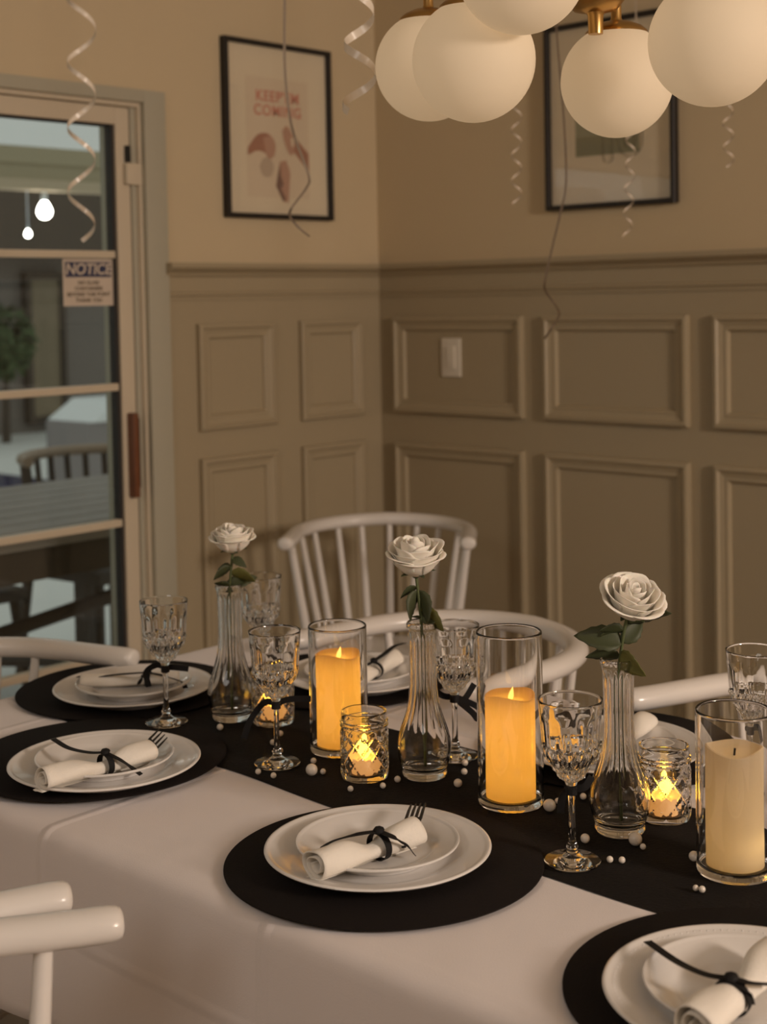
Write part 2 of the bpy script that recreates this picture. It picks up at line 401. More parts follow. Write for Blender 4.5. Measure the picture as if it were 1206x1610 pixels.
# ------------------------------------------------------------------ wall pictures and switch
def picture(name, wall, c, w_, h_, label):
    p = empty(name, (0, c, 0) if wall == 'L' else (c, 0, 0)); z0, z1 = 1.662, 1.662+h_
    prof = [(0, 0), (0, .022), (.002, .024), (.012, .024), (.014, .022), (.014, .008)]
    me = frame_mesh(wall, -w_/2, w_/2, z0, z1, prof, .001); mesh_obj('frame', me, 'black_frame', p)
    def slab(nm, a0, a1, za, zb, d0, d1, material):
        q0, q1 = ((d0, a0, za), (d1, a1, zb)) if wall == 'L' else ((a0, -d1, za), (a1, -d0, zb))
        return mesh_obj(nm, box2(nm, q0, q1), material, p)
    slab('mat_board', -w_/2+.008, w_/2-.008, z0+.008, z1-.008, .001, .008, 'matboard')
    slab('glazing', -w_/2+.013, w_/2-.013, z0+.013, z1-.013, .0135, .0150, 'picture_glass')
    tag(p, label, 'picture'); return p, slab, z0, z1
def flat_shape(parent, wall, pts, d, material, name='printed_shape'):
    me = prism(name, pts, .0004); o = mesh_obj(name, me, material, parent)
    o.location = (d, 0, 0) if wall == 'L' else (0, -d, 0)
    o.rotation_euler = (PI/2, 0, PI/2) if wall == 'L' else (PI/2, 0, 0)
    return o
def blob(ctrl):
    return [tuple(p) for p in spline([*ctrl, ctrl[0]], 5)[:-1]]
p1, slab, z0, z1 = picture('framed_print', 'L', -.435, .430, .515, 'black framed print of red lettering and hands hung beside the patio door')
slab('print_sheet', -.125, .125, 1.725, 2.075, .0081, .0086, 'paper')
wall_text(p1, "KEEP'EM", .044, 2.020, 0, 'print_red', .0012, 0, .0092, space=1.12)
wall_text(p1, 'COMING', .044, 1.978, 0, 'print_red', .0010, 0, .0092, space=1.12)
# printed hands and shells, flat ink on the sheet (coordinates: along wall, height)
flat_shape(p1, 'L', blob([(-.122, 1.866), (-.085, 1.905), (-.045, 1.912), (-.02, 1.895), (-.018, 1.862), (-.035, 1.842), (-.06, 1.856), (-.09, 1.858), (-.12, 1.846)]), .0088, 'print_brown')
flat_shape(p1, 'L', blob([(-.062, 1.898), (-.03, 1.905), (-.012, 1.88), (-.02, 1.845), (-.045, 1.84), (-.055, 1.868)]), .0091, 'print_rose')
flat_shape(p1, 'L', blob([(-.078, 1.815), (-.062, 1.838), (-.034, 1.838), (-.022, 1.812), (-.036, 1.786), (-.064, 1.788)]), .0091, 'print_shell')
flat_shape(p1, 'L', blob([(.016, 1.925), (.034, 1.94), (.055, 1.918), (.066, 1.885), (.058, 1.856), (.040, 1.86), (.022, 1.895)]), .0091, 'print_rose')
flat_shape(p1, 'L', [(.05, 1.922), (.124, 1.862), (.124, 1.806), (.06, 1.866)], .0088, 'print_brown')
flat_shape(p1, 'L', blob([(.050, 1.902), (.060, 1.906), (.062, 1.884), (.054, 1.880)]), .0095, 'matboard')
flat_shape(p1, 'L', [(.004, 1.832), (.030, 1.838), (.046, 1.80), (.036, 1.712), (.014, 1.714), (-.014, 1.760)], .0088, 'print_rose')
flat_shape(p1, 'L', [(.004, 1.826), (.006, 1.79), (.018, 1.766), (.006, 1.752), (.026, 1.722), (.014, 1.714), (-.014, 1.760)], .0092, 'print_dark')
p2, slab, z0, z1 = picture('framed_print', 'R', .89, .425, .52, 'black framed print with green block and outlined shapes behind the globe lamps')
slab('print_sheet', -.135, .135, 1.72, 2.12, .0081, .0084, 'matboard')
slab('colour_block', -.115, .095, 1.862, 1.965, .0084, .0087, 'print_green')
slab('colour_block', -.115, .095, 1.808, 1.862, .0084, .0087, 'print_green2')
def outline(pts, r=.0028):
    me = tube('outline', [(x, 0, z) for x, z in pts], r, 6, (1, .12)); o = mesh_obj('printed_outline', me, 'print_line', p2); o.location = (0, -.009, 0)
def arc(cx, cz, r, a0, a1, n=10): return [(cx+r*math.cos(math.radians(a0+(a1-a0)*i/n)), cz+r*math.sin(math.radians(a0+(a1-a0)*i/n))) for i in range(n+1)]
outline([(-.020, 1.96), (-.020, 1.80)] + arc(-.005, 1.80, .015, 180, 360) + [(.010, 1.96)])
outline([(.030, 1.96), (.030, 1.835)] + arc(.068, 1.835, .038, 180, 360) + [(.106, 1.97)])
outline([(.050, 1.96), (.050, 1.84)] + arc(.066, 1.838, .017, 180, 360) + [(.084, 1.96)])
outline(arc(-.085, 1.985, .034, 180, 360))
outline(arc(-.085, 1.985, .016, 180, 360))
sw = empty('light_switch', (.307, -WT, 1.237)); tag(sw, 'white rocker light switch plate set in the upper wainscot panel', 'light switch')
mesh_obj('wall_plate', boxes('wall_plate', [((0, -.003, 0), (.074, .006, .118))], .002), 'switch', sw)
mesh_obj('rocker', boxes('rocker', [((0, -.0075, 0), (.034, .004, .068))], .0015), 'switch', sw)

# ------------------------------------------------------------------ dining table, cloth, runner
TX0, TX1, TY0, TY1, TZ = .985, 3.30, -2.325, -1.435, .745
tb = empty('dining_table', ((TX0+TX1)/2, (TY0+TY1)/2, 0)); tag(tb, 'long dining table hidden under the white tablecloth', 'table')
hx, hy = (TX1-TX0)/2, (TY1-TY0)/2
mesh_obj('tabletop', boxes('tabletop', [((0, 0, TZ-.018), (2*hx, 2*hy, .036))], .006), 'patio_wood', tb)
for sx in (-1, 1):
    for sy in (-1, 1): mesh_obj('leg', boxes('leg', [((sx*(hx-.10), sy*(hy-.10), (TZ-.036)/2), (.07, .07, TZ-.036))], .006), 'patio_wood', tb)
def tablecloth():
    ctop = TZ+.0015; th = .005; R0 = .04
    # perimeter of a rounded rectangle
    per = []
    def corner(cx_, cy_, a0):
        for k in range(8): a = a0+PI/2*k/7; per.append((cx_, cy_, math.cos(a), math.sin(a)))
    def side(p, q, n, nx, ny):
        for k in range(1, n): t = k/n; per.append((p[0]+(q[0]-p[0])*t, p[1]+(q[1]-p[1])*t, nx, ny))
    x0, x1, y0, y1 = -hx+R0, hx-R0, -hy+R0, hy-R0
    corner(x1, y1, 0); side((x1, y1), (x0, y1), 90, 0, 1); corner(x0, y1, PI/2); side((x0, y1), (x0, y0), 44, -1, 0)
    corner(x0, y0, PI); side((x0, y0), (x1, y0), 90, 0, -1); corner(x1, y0, 1.5*PI); side((x1, y0), (x1, y1), 44, 1, 0)
    n = len(per); V, Fc = [], []
    rings = []
    for ins in (.0, .012, .024): pass
    prof = [(-.020, 0.0), (0.0, -.0008), (.010, -.0045), (.017, -.0125), (.0195, -.024)] + [(.0205, -.024-.231*(k+1)/14) for k in range(14)]
    L = 0; acc = [0]
    for k in range(1, n+1):
        a, b_ = per[k-1], per[k % n]; acc.append(acc[-1]+math.hypot(a[0]-b_[0], a[1]-b_[1])+(.01 if abs(a[2]-b_[2]) > .01 else 0))
    for d, dz in prof:
        for k, (px_, py_, nx, ny) in enumerate(per):
            s = acc[k]; fall = max(0, (-dz-.03)/.22)
            wv = (math.sin(s*9.1)*.5+math.sin(s*17.3+1.2)*.3+math.sin(s*29.+.4)*.2)*.012*fall**1.2
            dd = R0+d+wv+.006*fall
            V.append((px_+nx*dd, py_+ny*dd, ctop+dz))
    for i in range(len(prof)-1):
        for k in range(n): k2 = (k+1) % n; Fc.append((i*n+k, i*n+k2, (i+1)*n+k2, (i+1)*n+k))
    Fc.append(tuple(range(n))[::-1])
    me = from_py('tablecloth', V, Fc, 70, True)
    return me
cl = mesh_obj('tablecloth', tablecloth(), 'cloth'); cl.location = ((TX0+TX1)/2, (TY0+TY1)/2, 0)
tag(cl, 'white linen cloth draped over the long dining table', 'tablecloth')
sol = cl.modifiers.new('thickness', 'SOLIDIFY'); sol.thickness = .0012; sol.offset = -1
CT = TZ+.0017                                             # top of the cloth
RUN_Y0, RUN_Y1, RUN_X0 = -2.045, -1.742, 1.12
def runner():
    V, Fc = [], []; nx, ny = 150, 26
    def zz(x, y): return .0016+.0007*math.sin(x*41+y*13)+.0006*math.sin(x*23-y*37+2)+.0004*math.sin(y*90+x*8)
    for i in range(nx+1):
        x = RUN_X0+(TX1-.02-RUN_X0)*i/nx
        wob0 = .007*math.sin(x*5.1+.3)+.004*math.sin(x*13.); wob1 = .007*math.sin(x*4.3+2)+.003*math.sin(x*15.)
        for j in range(ny+1):
            t = j/ny; y = (RUN_Y0+wob0)*(1-t)+(RUN_Y1+wob1)*t
            V.append((x, y, CT+.0003+zz(x, y)*min(1, 6*t*(1-t)+.25)))
    for i in range(nx):
        for j in range(ny): a = i*(ny+1)+j; Fc.append((a, a+ny+1, a+ny+2, a+1))
    return from_py('table_runner', V, Fc, 80)
rn = mesh_obj('table_runner', runner(), 'black_cloth'); tag(rn, 'long black fabric runner down the middle of the table', 'table runner')
RT = CT+.0034
# placemats
PM_R, PM_T = .190, .0034
MATS = {'head': (1.118, -1.868), 'left': (1.395, -2.135), 'front': (1.979, -2.145), 'right': (2.475, -2.150), 'farleft': (1.365, -1.588), 'farmid': (1.945, -1.612)}
MLAB = {'head': 'round black placemat at the end of the table nearest the patio door',
        'left': 'round black placemat at lower left, partly under the neighbouring mat',
        'front': 'round black placemat fully in view in front of the tall lit candle',
        'right': 'round black placemat cut off by the lower right corner',
        'farleft': 'round black placemat on the far side behind the shorter lit candle',
        'farmid': 'round black placemat on the far side behind the quilted jar at right'}
def mat_prof():
    return [(0, 0), (PM_R-.002, 0), (PM_R, .0012), (PM_R, .0024), (PM_R-.0015, PM_T), (0, PM_T)]
pm_me = lathe('placemat', mat_prof(), 96, None, 40)
MAT_Z = RT+.0002
for k, (x, y) in MATS.items():
    o = mesh_obj('placemat', pm_me, 'black_mat'); o.location = (x, y, MAT_Z + (.0036 if k == 'left' else 0))
    tag(o, MLAB[k], 'placemat', 'round black placemats')
MT = MAT_Z+PM_T
def surf(x, y):
    for k, (mx_, my_) in MATS.items():
        if math.hypot(x-mx_, y-my_) < PM_R: return (MT+.0038 if k == 'left' else MT+.0001)
    if RUN_Y0 < y < RUN_Y1 and x > RUN_X0: return RT
    return CT+.0004

# ------------------------------------------------------------------ plates
def plate_mesh(R, name, beads=True):
    pr = [(0, .004), (R*.60, .004), (R*.62, 0), (R*.66, 0), (R*.68, .004), (R*.80, .0105), (R*.985, .0165), (R, .0185), (R*.995, .0200), (R*.975, .0203), (R*.955, .0188), (R*.93, .0182), (R*.76, .0130), (R*.70, .0105), (R*.655, .0075), (R*.60, .0068), (0, .0066)]
    return lathe(name, pr, 96, None, 60)
dinner_me, salad_me = plate_mesh(.135, 'dinner_plate'), plate_mesh(.0975, 'salad_plate')
PL = {'head': (210, 1076), 'left': (165, 1197), 'front': (594, 1328), 'right': (1177, 1553), 'farleft': (566, 1056), 'farmid': (958, 1168)}
WHERE = {'head': 'at the table end nearest the patio door', 'left': 'at the lower left setting', 'front': 'at the front setting',
         'right': 'at the cut-off setting in the lower right corner', 'farleft': 'at the far setting behind the shorter lit candle', 'farmid': 'at the far setting behind the right vase'}
PLC = {}
def bead_ring(parent, R, z, n, r):
    b = bmesh.new()
    for k in range(n):
        a = 2*PI*k/n; bmesh.ops.create_icosphere(b, subdivisions=1, radius=r, matrix=Matrix.Translation((R*math.cos(a), R*math.sin(a), z)))
    me = bpy.data.meshes.new('bead_ring'); b.to_mesh(me); b.free(); smooth(me, 0); return mesh_obj('bead_ring', me, 'china', parent)
for k, (px, py) in PL.items():
    c = on_z(px, py, MT+.019); z = MT+.0002 + (.0038 if k == 'left' else 0)
    d = mesh_obj('dinner_plate', dinner_me, 'china'); d.location = (c[0], c[1], z)
    tag(d, 'white china dinner plate '+WHERE[k], 'plate', 'dinner plates')
    s = mesh_obj('salad_plate', salad_me, 'china'); s.location = (c[0], c[1], z+.0072)
    tag(s, 'white salad plate on top '+WHERE[k], 'plate', 'salad plates')
    if k == 'right':
        bead_ring(d, .124, .0178, 110, .0011); bead_ring(s, .089, .0172, 80, .0010)
    PLC[k] = (c[0], c[1], z+.0072+.0068)

# ------------------------------------------------------------------ napkin rolls and forks
def napkin_mesh(L=.17, R=.0165, turns=2.3, seed=0):
    rnd = random.Random(seed); na, ns = 26, 64; V, Fc = [], []
    for i in range(na+1):
        t = i/na; x = (t-.5)*L
        pinch = 1-.46*math.exp(-((t-.54)/.16)**2)
        for j in range(ns+1):
            u = j/ns
            if u < .84:
                v = u/.84; a = -PI/2 + (1-v)*turns*2*PI; rr = R*pinch*(.25+.75*v)*(1+.07*math.sin(3*a+9*t+seed))
                ph = math.sin(a*1.0+t*5+seed)*.0006
                V.append((x+.006*math.sin(a)*(t-.5)*2*0, rr*math.cos(a)*1.15+ph, rr*math.sin(a)*.92+R*.92*pinch + (1-pinch)*R*.25))
            else:
                v = (u-.84)/.16
                V.append((x*(1+.06*v), v*(.016+.014*math.sin(PI*t))*(1 if seed % 2 else 1), .0012*abs(math.sin(6*t+4*v))*v+(1-pinch)*R*.25*(1-v)))
    for i in range(na):
        for j in range(ns): a = i*(ns+1)+j; Fc.append((a, a+ns+1, a+ns+2, a+1))
    return from_py('napkin', V, Fc, 70)
def fork_mesh():
    V, Fc = [], []
    b = bmesh.new()
    def poly(pts, z0, z1):
        n = len(pts); lo = [b.verts.new((x, y, z0(x))) for x, y in pts]; hi = [b.verts.new((x, y, z1(x))) for x, y in pts]
        b.faces.new(lo[::-1]); b.faces.new(hi)
        for k in range(n): b.faces.new((lo[k], lo[(k+1) % n], hi[(k+1) % n], hi[k]))
    zc = lambda x: .004*math.sin(max(0, x)*32)
    z0 = lambda x: zc(x)-.0011; z1 = lambda x: zc(x)+.0011
    poly([(-.050, -.0030), (-.03, -.0028), (-.004, -.0028), (-.004, .0028), (-.03, .0028), (-.050, .0030)], z0, z1)   # handle
    poly([(-.004, -.003), (.008, -.010), (.022, -.0118), (.022, .0118), (.008, .010), (-.004, .003)], z0, z1)     # shoulder
    for k in range(4):
        y = -.0099+.0066*k
        poly([(.0215, y-.0019), (.040, y-.0016), (.060, y-.0008), (.060, y+.0008), (.040, y+.0016), (.0215, y+.0019)], z0, z1)
    bmesh.ops.recalc_face_normals(b, faces=b.faces)
    me = bpy.data.meshes.new('fork'); b.to_mesh(me); b.free(); return me
FORK = fork_mesh()
def napkin_setting(k, ends, knot, L=.17, R=.0165, tails=(), fork=None, seed=0, tie=.01):
    """ends: two picture points along the roll, knot/tails: picture points (with height above the plate) turned into real positions"""
    z = PLC[k][2]+.0008
    rr = R*.74; kz = rr*2.05+R*.12
    p, q = on_z(*ends[0], z+R), on_z(*ends[1], z+R); ang = math.atan2(q[1]-p[1], q[0]-p[0]); c, s_ = math.cos(ang), math.sin(ang)
    kp = on_z(*knot, z+kz); x, y = kp[0]-c*tie, kp[1]-s_*tie
    r = empty('napkin_roll', (x, y, z), ang)
    tag(r, 'rolled white napkin tied with black ribbon '+WHERE[k], 'napkin', 'rolled napkins')
    n = mesh_obj('napkin', napkin_mesh(L, R, 2.3, seed), 'napkin', r)
    s = n.modifiers.new('thickness', 'SOLIDIFY'); s.thickness = .0012; s.offset = 0
    ring = [(tie, math.cos(a)*rr*1.18, rr*.95+R*.12+math.sin(a)*rr*1.0) for a in np.linspace(0, 2*PI, 25)]
    mesh_obj('ribbon_band', strip('ribbon_band', ring, .009, .0012, lambda i, p, t: (1, .1, 0)), 'black_ribbon', r)
    mesh_obj('ribbon_knot', tube('ribbon_knot', spline([(tie-.006, -.004, kz), (tie, 0, kz+.003), (tie+.006, .004, kz)], 5), [.002, .004, .005, .0055, .0055, .0055, .0055, .005, .004, .003, .002], 8, (1.2, .7)), 'black_ribbon', r)
    for tl in tails:
        pts = [(tie, 0, kz+.001)]
        for px, py, h in tl:
            w_ = on_z(px, py, z+h); dx, dy = w_[0]-x, w_[1]-y; pts.append((c*dx+s_*dy, -s_*dx+c*dy, h))
        mesh_obj('ribbon_tail', strip('ribbon_tail', spline(pts, 8), .0085, .0009, lambda i, p, t: Vector((0, 0, 1)).cross(t)), 'black_ribbon', r)
    if fork:
        fo = mesh_obj('fork', FORK, 'dark_steel'); f0, f1 = on_z(*fork[0], z+fork[2]), on_z(*fork[1], z+fork[2])
        fo.location = tuple(f0); fo.rotation_euler = (fork[3], -.12, math.atan2(f1[1]-f0[1], f1[0]-f0[0])); fo.scale = (fork[4],)*3
        tag(fo, 'dark metal fork poking out of the rolled napkin '+WHERE[k], 'fork', 'forks in napkins')
    return r
napkin_setting('front', ((505, 1352), (645, 1305)), (596, 1308), .152, .0205, [[(560, 1312, .036), (525, 1322, .024), (503, 1334, .014)], [(622, 1318, .032), (640, 1330, .018), (652, 1344, .006)]], ((646, 1302), (660, 1274), .020, -.15, .92), 1, .018)
napkin_setting('left', ((80, 1212), (235, 1172)), (166, 1184), .170, .0190, [[(140, 1183, .030), (108, 1176, .026), (84, 1162, .030)], [(190, 1195, .022), (206, 1206, .012), (222, 1218, .003)]], ((232, 1178), (256, 1160), .017, .9, .85), 3, .012)
napkin_setting('head', ((120, 1072), (290, 1066)), (232, 1058), .165, .0140, [[(190, 1060, .026), (150, 1064, .020), (122, 1064, .016)], [(255, 1062, .030), (285, 1072, .010), (292, 1082, .004)], [(224, 1064, .022), (218, 1076, .008)]], None, 5, .03)
napkin_setting('farleft', ((540, 1075), (640, 1022)), (588, 1040), .17, .0185, [[(604, 1028, .034), (620, 1016, .034), (636, 1011, .030)], [(570, 1050, .022), (555, 1062, .010)]], None, 7, 0.)
napkin_setting('farmid', ((940, 1175), (1015, 1125)), (975, 1148), .16, .0180, [[(985, 1160, .02), (990, 1172, .008)]], None, 9, -.02)
napkin_setting('right', ((1120, 1590), (1225, 1500)), (1150, 1540), .18, .0205, [[(1110, 1532, .032), (1065, 1512, .022), (1018, 1480, .016)], [(1180, 1545, .034), (1215, 1548, .020)], [(1172, 1556, .030), (1180, 1578, .010)]], None, 11, -.02)

# ------------------------------------------------------------------ glassware
def tri(x): x = x % 1.0; return abs(x-.5)*2
def goblet_mesh():
    outer = [(0, .0), (.030, .0), (.0332, .0008), (.0335, .002), (.032, .0032), (.022, .0050), (.012, .0078), (.0075, .0115), (.0062, .016), (.0075, .0185), (.0062, .021), (.0045, .026), (.0040, .045), (.0040, .070), (.0048, .083), (.0068, .089), (.0062, .0925), (.0082, .097), (.013, .1005)]
    nbase = len(outer)
    def rb(z):   # bowl radius
        t = (z-.1005)/(.195-.1005)
        return .0325*min(1, .40+1.9*t)**.9 + (.0055*max(0, (t-.25)/.75)) if t < .32 else .0325+.0055*(t-.25)/.75
    bowl_z = [.1005+(.195-.1005)*k/56 for k in range(1, 57)]
    prof = outer + [(rb(z), z) for z in bowl_z]
    n_out = len(prof)
    prof += [(rb(.195)-.0011, .1952)] + [(rb(z)-.0018, z) for z in reversed(bowl_z[10:-1])] + [(.012, .111), (0, .1100)]
    def rf(t, i, z, r):
        if i < nbase:
            return r*(1-.03*abs(math.cos(4*t))) if .022 < z < .088 else r
        if i >= n_out: return r
        if z < .142:
            u = t/(2*PI)*16; v = (z-.100)/.0125
            d = min(tri(u+v/2), tri(u-v/2)); return r - .0024 + .0042*d
        if z < .180:
            u = tri(t/(2*PI)*8+.5); top = 1-max(0, (z-.168)/.012); arch = max(0., min(1., (top+.15-abs(u)*0)))
            fl = max(0, u-.18)/.82
            return r - .0022*(1-math.cos(fl*PI))/2*arch
        return r
    me = lathe('goblet', prof, 112, rf, 22); return me
GOB = goblet_mesh()
GOBS = [((262, 1140), 1.0, 'cut crystal goblet standing beside the plate nearest the patio door', [0, 1]),
        ((436, 1197), 1.0, 'cut crystal goblet in front of a glowing jar, left of the shorter candle', [0, 2]),
        ((716, 1186), 1.0, 'cut crystal goblet with black bow between the middle vase and the tall candle', [0, 3]),
        ((900, 1350), 1.0, 'nearest cut crystal goblet, right of the tall lit candle', [0, 4]),
        ((1188, 1240), 1.0, 'cut crystal goblet cut off by the right edge behind the dim candle', [0, 5]),
        ((412, 1082), 1.0, 'faint far goblet behind the leftmost rose vase', [0, 6])]
bow_sets = {0: [[(.0, .012, .0), (.004, .035, -.004)], [(0, -.015, .004), (.004, -.032, -.008), (.0, -.028, -.03)]],
            1: [[(.006, -.018, .0), (.012, -.040, -.028), (.014, -.05, -.055)], [(0, .02, .006), (0, .05, .006)]],
            2: [[(0, .014, -.004), (.003, .030, .018)], [(0, .016, -.006), (.002, .036, -.018), (.004, .034, -.034), (.002, .026, -.024), (.0, .006, -.006)], [(0, -.016, .002), (0, -.03, .012)]],
            3: [[(0, .016, .0), (.003, .026, .012)], [(0, -.010, -.012), (0, -.012, -.03)]], 4: [[(0, .02, 0), (0, .03, -.02)]], 5: [[(0, .02, 0), (0, .03, -.02)]]}
yaw_view = math.atan2(AF[1], AF[0])
for i, (p, s, lab, _) in enumerate(GOBS):
    c = on_z(*p, MT); z = surf(c[0], c[1])
    # local +y of the goblet points to the right as the diner across sees it
    g = empty('crystal_goblet', (c[0], c[1], z), math.atan2(AX[1], AX[0])-PI/2)
    tag(g, lab, 'goblet', 'cut crystal goblets')
    mesh_obj('glass', GOB, 'crystal', g)
    ring = [(math.cos(a)*.0062, math.sin(a)*.0062, .086) for a in np.linspace(0, 2*PI, 17)]
    mesh_obj('ribbon_band', strip('ribbon_band', ring, .010, .0012, lambda i, p, t: (0, 0, 1)), 'black_ribbon', g)
    mesh_obj('ribbon_knot', tube('ribbon_knot', [(-.0085, -.007, .086), (-.0095, 0, .086), (-.0085, .007, .086)], [.003, .005, .003], 8), 'black_ribbon', g)
    for tl in bow_sets[i]:
        pts = spline([(-.008, 0, .086)] + [(-.008-a, b_, .086+c_) for a, b_, c_ in tl], 8)
        mesh_obj('ribbon_tail', strip('ribbon_tail', pts, .009, .0009, lambda i, p, t: Vector((1, .0, .0)).cross(t)), 'black_ribbon', g)

def vase_mesh():
    H = .218
    op = [(0, 0), (.026, 0), (.030, .0015), (.0315, .005), (.031, .011), (.0345, .020), (.0372, .032), (.0378, .044), (.0365, .056), (.0325, .070), (.0275, .084), (.0235, .098), (.0210, .112), (.0196, .130), (.0192, .155), (.0194, .180), (.0200, .200), (.0205, .2075), (.0222, .210), (.0226, .213), (.0218, .2165), (.0205, .218)]
    P = [tuple(p) for p in spline([(r, z) for r, z in op], 3)]; n_out = len(P)
    ip = [(.0190, .217), (.0182, .205), (.0172, .180), (.0168, .155), (.0170, .130), (.0184, .112), (.0208, .098), (.0245, .084), (.0295, .070), (.0332, .056), (.0345, .044), (.0338, .032), (.030, .020), (.022, .0125), (.010, .010), (0, .0095)]
    P += [tuple(p) for p in spline(ip, 2)]
    def rf(t, i, z, r):
        if i < n_out and .058 < z < .206: k = min(1, (z-.058)/.02, (.206-z)/.01); return r - .0016*k*abs(math.sin(8*t))
        return max(r, 0)
    return lathe('bud_vase', P, 112, rf, 30)
VASE = vase_mesh()
VZ = []
for (p, lab) in (((365, 1129), 'fluted glass bud vase nearest the patio door'), ((668, 1219), 'fluted glass bud vase in the middle, beside the small front jar'), ((975, 1306), 'fluted glass bud vase at right, beside the nearest goblet')):
    c = on_z(*p, RT); o = mesh_obj('bud_vase', VASE, 'glass'); o.location = (c[0], c[1], surf(c[0], c[1])+.0002)
    tag(o, lab, 'vase', 'fluted bud vases'); VZ.append((c[0], c[1], surf(c[0], c[1])))

def cylinder_mesh(R, H):
    t = .0026; bt = .008
    pr = [(0, 0), (R-.004, 0), (R-.001, .001), (R, .004), (R, .006), (R, .03), (R, H*.5), (R, H-.004), (R, H-.002), (R-.0005, H-.0006), (R-t/2, H), (R-t+.0005, H-.0006), (R-t, H-.002), (R-t, H-.004), (R-t, H*.5), (R-t, bt+.008), (R-t, bt+.004), (R-t-.003, bt+.001), (R-.010, bt), (0, bt)]
    return lathe('cylinder_vase', pr, 96, None, 50)
def candle_mesh(R=.0330, H=.137):
    V, Fc = [], []; segs = 64
    pr = [(0, 0), (R-.002, 0), (R, .002)] + [(R, H*k/10) for k in range(1, 10)] + [(R, H), (R-.0015, H+.0008), (R-.004, H-.003), (R*.6, H-.007), (R*.2, H-.009), (0, H-.009)]
    def build():
        for i, (r, z) in enumerate(pr):
            for k in range(segs):
                a = 2*PI*k/segs
                wob = (.0022*math.sin(2*a+.6)+.0016*math.sin(3*a+2)) if z > H*.95 and r > R*.5 else 0
                rr = r*(1+.006*math.sin(5*a+z*40)) if r > R*.9 else r
                V.append((rr*math.cos(a), rr*math.sin(a), z+wob))
        for i in range(len(pr)-1):
            for k in range(segs): k2 = (k+1) % segs; Fc.append((i*segs+k, i*segs+k2, (i+1)*segs+k2, (i+1)*segs+k))
    build(); return from_py('pillar_candle', V, Fc, 50, True)
CANDLE_W = .92
CANDLE = candle_mesh(); CANDLE_U = CANDLE.copy()
FLAME = lathe('flame', [(0, 0), (.0020, .001), (.0032, .005), (.0030, .009), (.0018, .014), (.0006, .018), (0, .0195)], 12, None, 60)
CYLS = [((534, 1179), .0435, .188, True, 'shorter clear cylinder vase holding a glowing candle, left of middle vase', 'glowing amber pillar candle in the shorter cylinder vase'),
        ((804, 1262), .0435, .230, True, 'tall clear cylinder vase holding a glowing candle behind front setting', 'glowing amber pillar candle in the tall cylinder vase'),
        ((1156, 1370), .0440, .190, False, 'clear cylinder vase cut off by the right edge with a dim candle', 'pale ivory pillar candle at the right edge, dimmer than the others')]
for p, R, H, lit, lab, clab in CYLS:
    c = on_z(*p, RT); z = surf(c[0], c[1])+.0002
    o = mesh_obj('cylinder_vase', cylinder_mesh(R, H), 'glass'); o.location = (c[0], c[1], z); tag(o, lab, 'vase', 'cylinder vases')
    e = empty('pillar_candle', (c[0], c[1], z+.0084), 1.1 if lit else .1); tag(e, clab, 'candle', 'pillar candles')
    mesh_obj('wax', CANDLE if lit else CANDLE_U, 'wax_lit' if lit else 'wax', e)
    for zz, rr_, pw in (((.112, .0, .050), (.070, .0, .040), (.028, .0, .034)) if lit else ((.030, .016, .022), (.085, .0, .010))):  # inner lamps; the dim candle's weak pair is added for its side glow
        ld = bpy.data.lights.new('candle_led', 'POINT'); ld.energy = pw*CANDLE_W; ld.color = (1., .80, .50); ld.shadow_soft_size = .010
        lo = bpy.data.objects.new('candle_led', ld); COL.objects.link(lo); lo.parent = e; lo.location = (rr_, 0, zz)
    if lit:
        f = mesh_obj('flame', FLAME, 'flame', e); f.location = (0, 0, .128); f.rotation_euler = (0, .25, 0); f.scale = (1.1, 1.1, 1.)
    else:
        wk = mesh_obj('wick', tube('wick', [(0, 0, .127), (.001, 0, .136)], .0012, 6), 'black_metal', e)

def jar_mesh():
    H = .095
    op = [(0, .002), (.022, .0015), (.028, 0), (.0315, .0015), (.0335, .006), (.034, .012)]
    zq = [.012+(.066-.012)*k/40 for k in range(1, 41)]
    body = [(.034, z) for z in zq]
    nk = [(.0332, .069), (.0325, .071), (.0325, .0735), (.0335, .0742), (.0343, .0755), (.0335, .0770), (.0325, .0776), (.0325, .0796), (.0334, .0802), (.0341, .0813), (.0334, .0824), (.0323, .083), (.0318, .088), (.0322, .0925), (.0318, .0945), (.0305, .095)]
    ip = [(.0290, .0944), (.0285, .092), (.0285, .090), (.0285, .076), (.0285, .075), (.0300, .066), (.0301, .064), (.0302, .022), (.0302, .020), (.0285, .011), (.024, .0075), (0, .0070)]
    P = op+body+nk+ip; a, b_ = len(op), len(op)+len(body)
    def rf(t, i, z, r):
        if a <= i < b_:
            u = t/(2*PI)*10; v = (z-.012)/.027
            d = min(tri(u+v), tri(u-v)); k = min(1, (z-.012)/.005, (.067-z)/.005)
            return r - .0021*k*max(0, 1-d/.26)
        return r
    return lathe('quilted_jar', P, 120, rf, 25)
JAR = jar_mesh()
TEA = lathe('tealight_shell', [(0, 0), (.0200, 0), (.0212, .001), (.0212, .003), (.0212, .020), (.0212, .022), (.0202, .023), (.0175, .0215), (.006, .0205), (0, .0205)], 40, None, 40)
TFL = lathe('flame', [(0, 0), (.0040, .001), (.0068, .007), (.0064, .013), (.0040, .022), (.0014, .030), (0, .033)], 16, None, 60)
